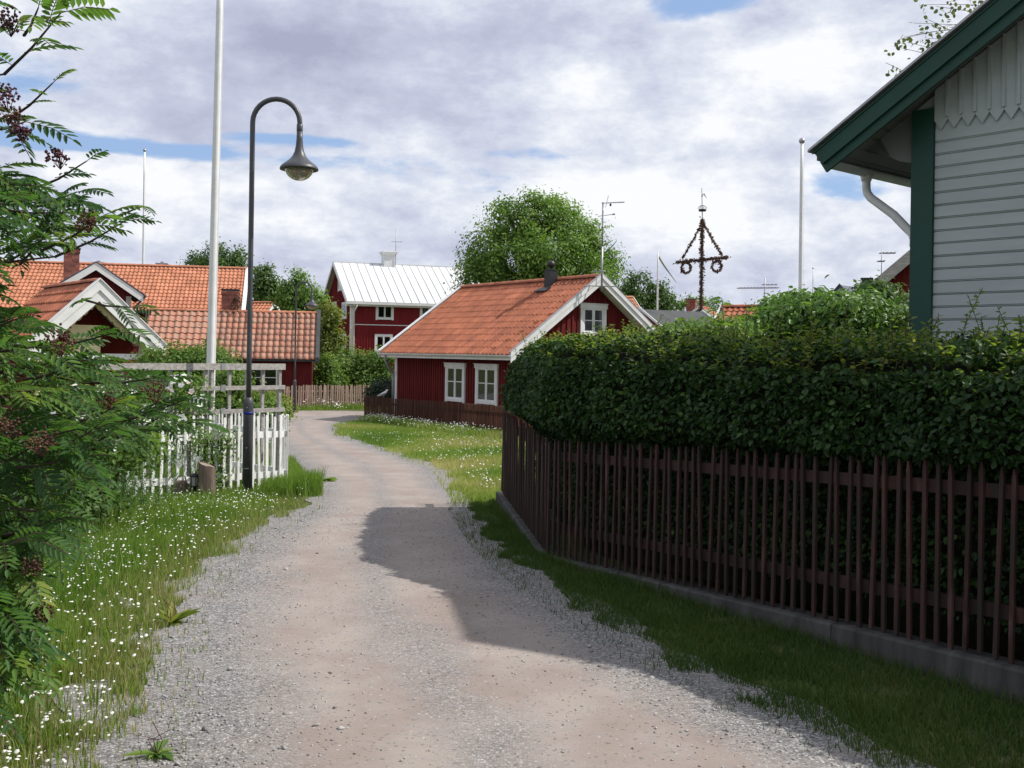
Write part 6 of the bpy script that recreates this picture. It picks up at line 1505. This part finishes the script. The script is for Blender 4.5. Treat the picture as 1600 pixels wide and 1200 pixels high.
# wild flowers: tiny white heads on stems
def flowers(name, pts, hs, r, k=6, mat='petal'):
    P = np.array(pts, dtype=float); n = len(P); h = np.array(hs)[:, None]; r = (r*(0.6+.8*RNG.random(n)))[:, None]; nn = unit(rdir(n)*.45+np.array([0, -.3, 1.])); a = unit(np.cross(nn, rdir(n))); b = np.cross(nn, a); c = P+np.array([0, 0, 1.])*h
    Vs = []
    ring = [c+a*r*math.cos(2*PI*i/k)+b*r*math.sin(2*PI*i/k) for i in range(k)]
    V = np.stack(ring+[c+nn*r*.5], 1); F = []
    bidx = (np.arange(n)*(k+1))[:, None]
    F = np.concatenate([bidx+np.array([[i, (i+1) % k, k]]) for i in range(k)], 0); F = np.concatenate([F, bidx+np.array([[2, 1, 0]])], 0)
    return np_mesh(name, V.reshape(-1, 3), F, RNG.random(len(F)), M[mat], None, kind='stuff')
pf = []; hf = []
for _ in range(200000):
    Y = 2.9+11.4*random.random(); xl = road_l(Y); x = random.uniform(-.5*Y-.5, xl-.05); d_ = nz(x, Y, .8, 21)+.5*nz(x, Y, 3, 22)
    if random.random() > .018+.05*max(0, d_+.25): continue
    if xl-x < .6 and random.random() < .6: continue
    pf.append((x, Y, GZ(Y))); hf.append(random.uniform(.10, .27) if Y < 11 else random.uniform(.06, .16))
    if len(pf) > 3800: break
flowers('white_wildflowers', pf, hf, .0078)
pf = []; hf = []
for _ in range(120):
    cx, cy = random.uniform(-2.9, -1.7), random.uniform(2.9, 4.9)
    if cx > road_l(cy)-.12: continue
    hh = random.uniform(.08, .22)
    for k in range(random.randint(2, 6)): pf.append((cx+random.gauss(0, .011), cy+random.gauss(0, .011), GZ(cy))); hf.append(hh+random.gauss(0, .006))
flowers('white_flower_clusters', pf, hf, .0062)
pf = []; hf = []
for _ in range(1000):
    t = random.random()**.8; p = cfA.lerp(cfB, t*.92); x = p.x-random.random()**1.5*1.1-.12; y = p.y-random.uniform(0, .5)
    if nz(x, y, 1.1, 3) < -.1 and random.random() < .7: continue
    if x < road_r(y)+.3: continue
    pf.append((x, y, GZ(y))); hf.append(random.uniform(.12, .32))
for _ in range(500):
    y = random.uniform(14, 27); x = random.uniform(road_r(y)+.3, 0.9); pf.append((x, y, GZ(y))); hf.append(random.uniform(.05, .09))
flowers('white_lawn_flowers', pf, hf, .014, 5)
# white flowers by the grey fence
pf = []; hf = []
for _ in range(60): pf.append((-7.3+random.gauss(0, .9), 41.3+random.gauss(0, .3), GZ(42))); hf.append(random.uniform(.1, .45))
flowers('white_garden_flowers', pf, hf, .03, 5)

# broad-leaved weeds on the road edge
def weed(p, label, n, L0, red=False, up=.5):
    a = thing('weed', label, 'weed', p, random.random()*6, 'weeds growing on the gravel edge'); P = np.zeros((n, 3)); t = RNG.random(n)*2*PI; D = np.stack([np.cos(t), np.sin(t), up*RNG.random(n)+.05], 1); L = L0*(.5+.7*RNG.random(n))
    P[:, 2] = .01; V, F, m_ = leafgeo(P, D, np.tile([0, 0, 1.], (n, 1)), L, L*.26, True, .1, .25); np_mesh('leaves', V, F, np.repeat(RNG.random(n), m_), M['bush' if not red else 'lilacyel'], a, world=False)
    st = MB()
    for _ in range(4): st.tube([(0, 0, 0), (random.gauss(0, .02), random.gauss(0, .02), L0*.5), (random.gauss(0, .05), random.gauss(0, .05), L0*.9)], .002, 4)
    st.build('stalks', M['berry'], a)
weed(gp(-2.12, 6.45), 'reddish dock weed sprawling on the gravel at the verge edge', 22, .17, True, 1.2)
weed(gp(-2.75, 15.2), 'green weed creeping onto the gravel beyond the white fence corner', 16, .26)
weed(gp(-1.45, 4.25), 'flat dark weed at the bottom edge of the left verge', 14, .12)

# loose stones
P = []; R_ = []
for _ in range(4200):
    Y = 3.2+9*random.random()**1.6
    if random.random() < .55: x = road_l(Y)+abs(random.gauss(.15, .45))
    else: x = road_r(Y)-abs(random.gauss(.1, .45))
    if random.random() < .07: x = random.uniform(road_l(Y), road_r(Y))
    P.append((x, Y, GZ(Y)+.008)); R_.append(random.uniform(.003, .009) if random.random() < .985 else random.uniform(.012, .022))
P = np.array(P); r = np.array(R_)[:, None]; n = len(P); base = np.array([[1, 0, 0], [-1, 0, 0], [0, 1, 0], [0, -1, 0], [0, 0, .7], [0, 0, -.6]], dtype=float); V = []
for i in range(6): V.append(P+(base[i]+RNG.normal(size=(n, 3))*.28)*r)
V = np.stack(V, 1).reshape(-1, 3); b = (np.arange(n)*6)[:, None]; F = np.concatenate([b+np.array([q]) for q in ([0, 2, 4], [2, 1, 4], [1, 3, 4], [3, 0, 4], [2, 0, 5], [1, 2, 5], [3, 1, 5], [0, 3, 5])], 0)
np_mesh('loose_gravel', V, F, np.tile(RNG.random(n), 8), M['pebble'], kind='stuff')
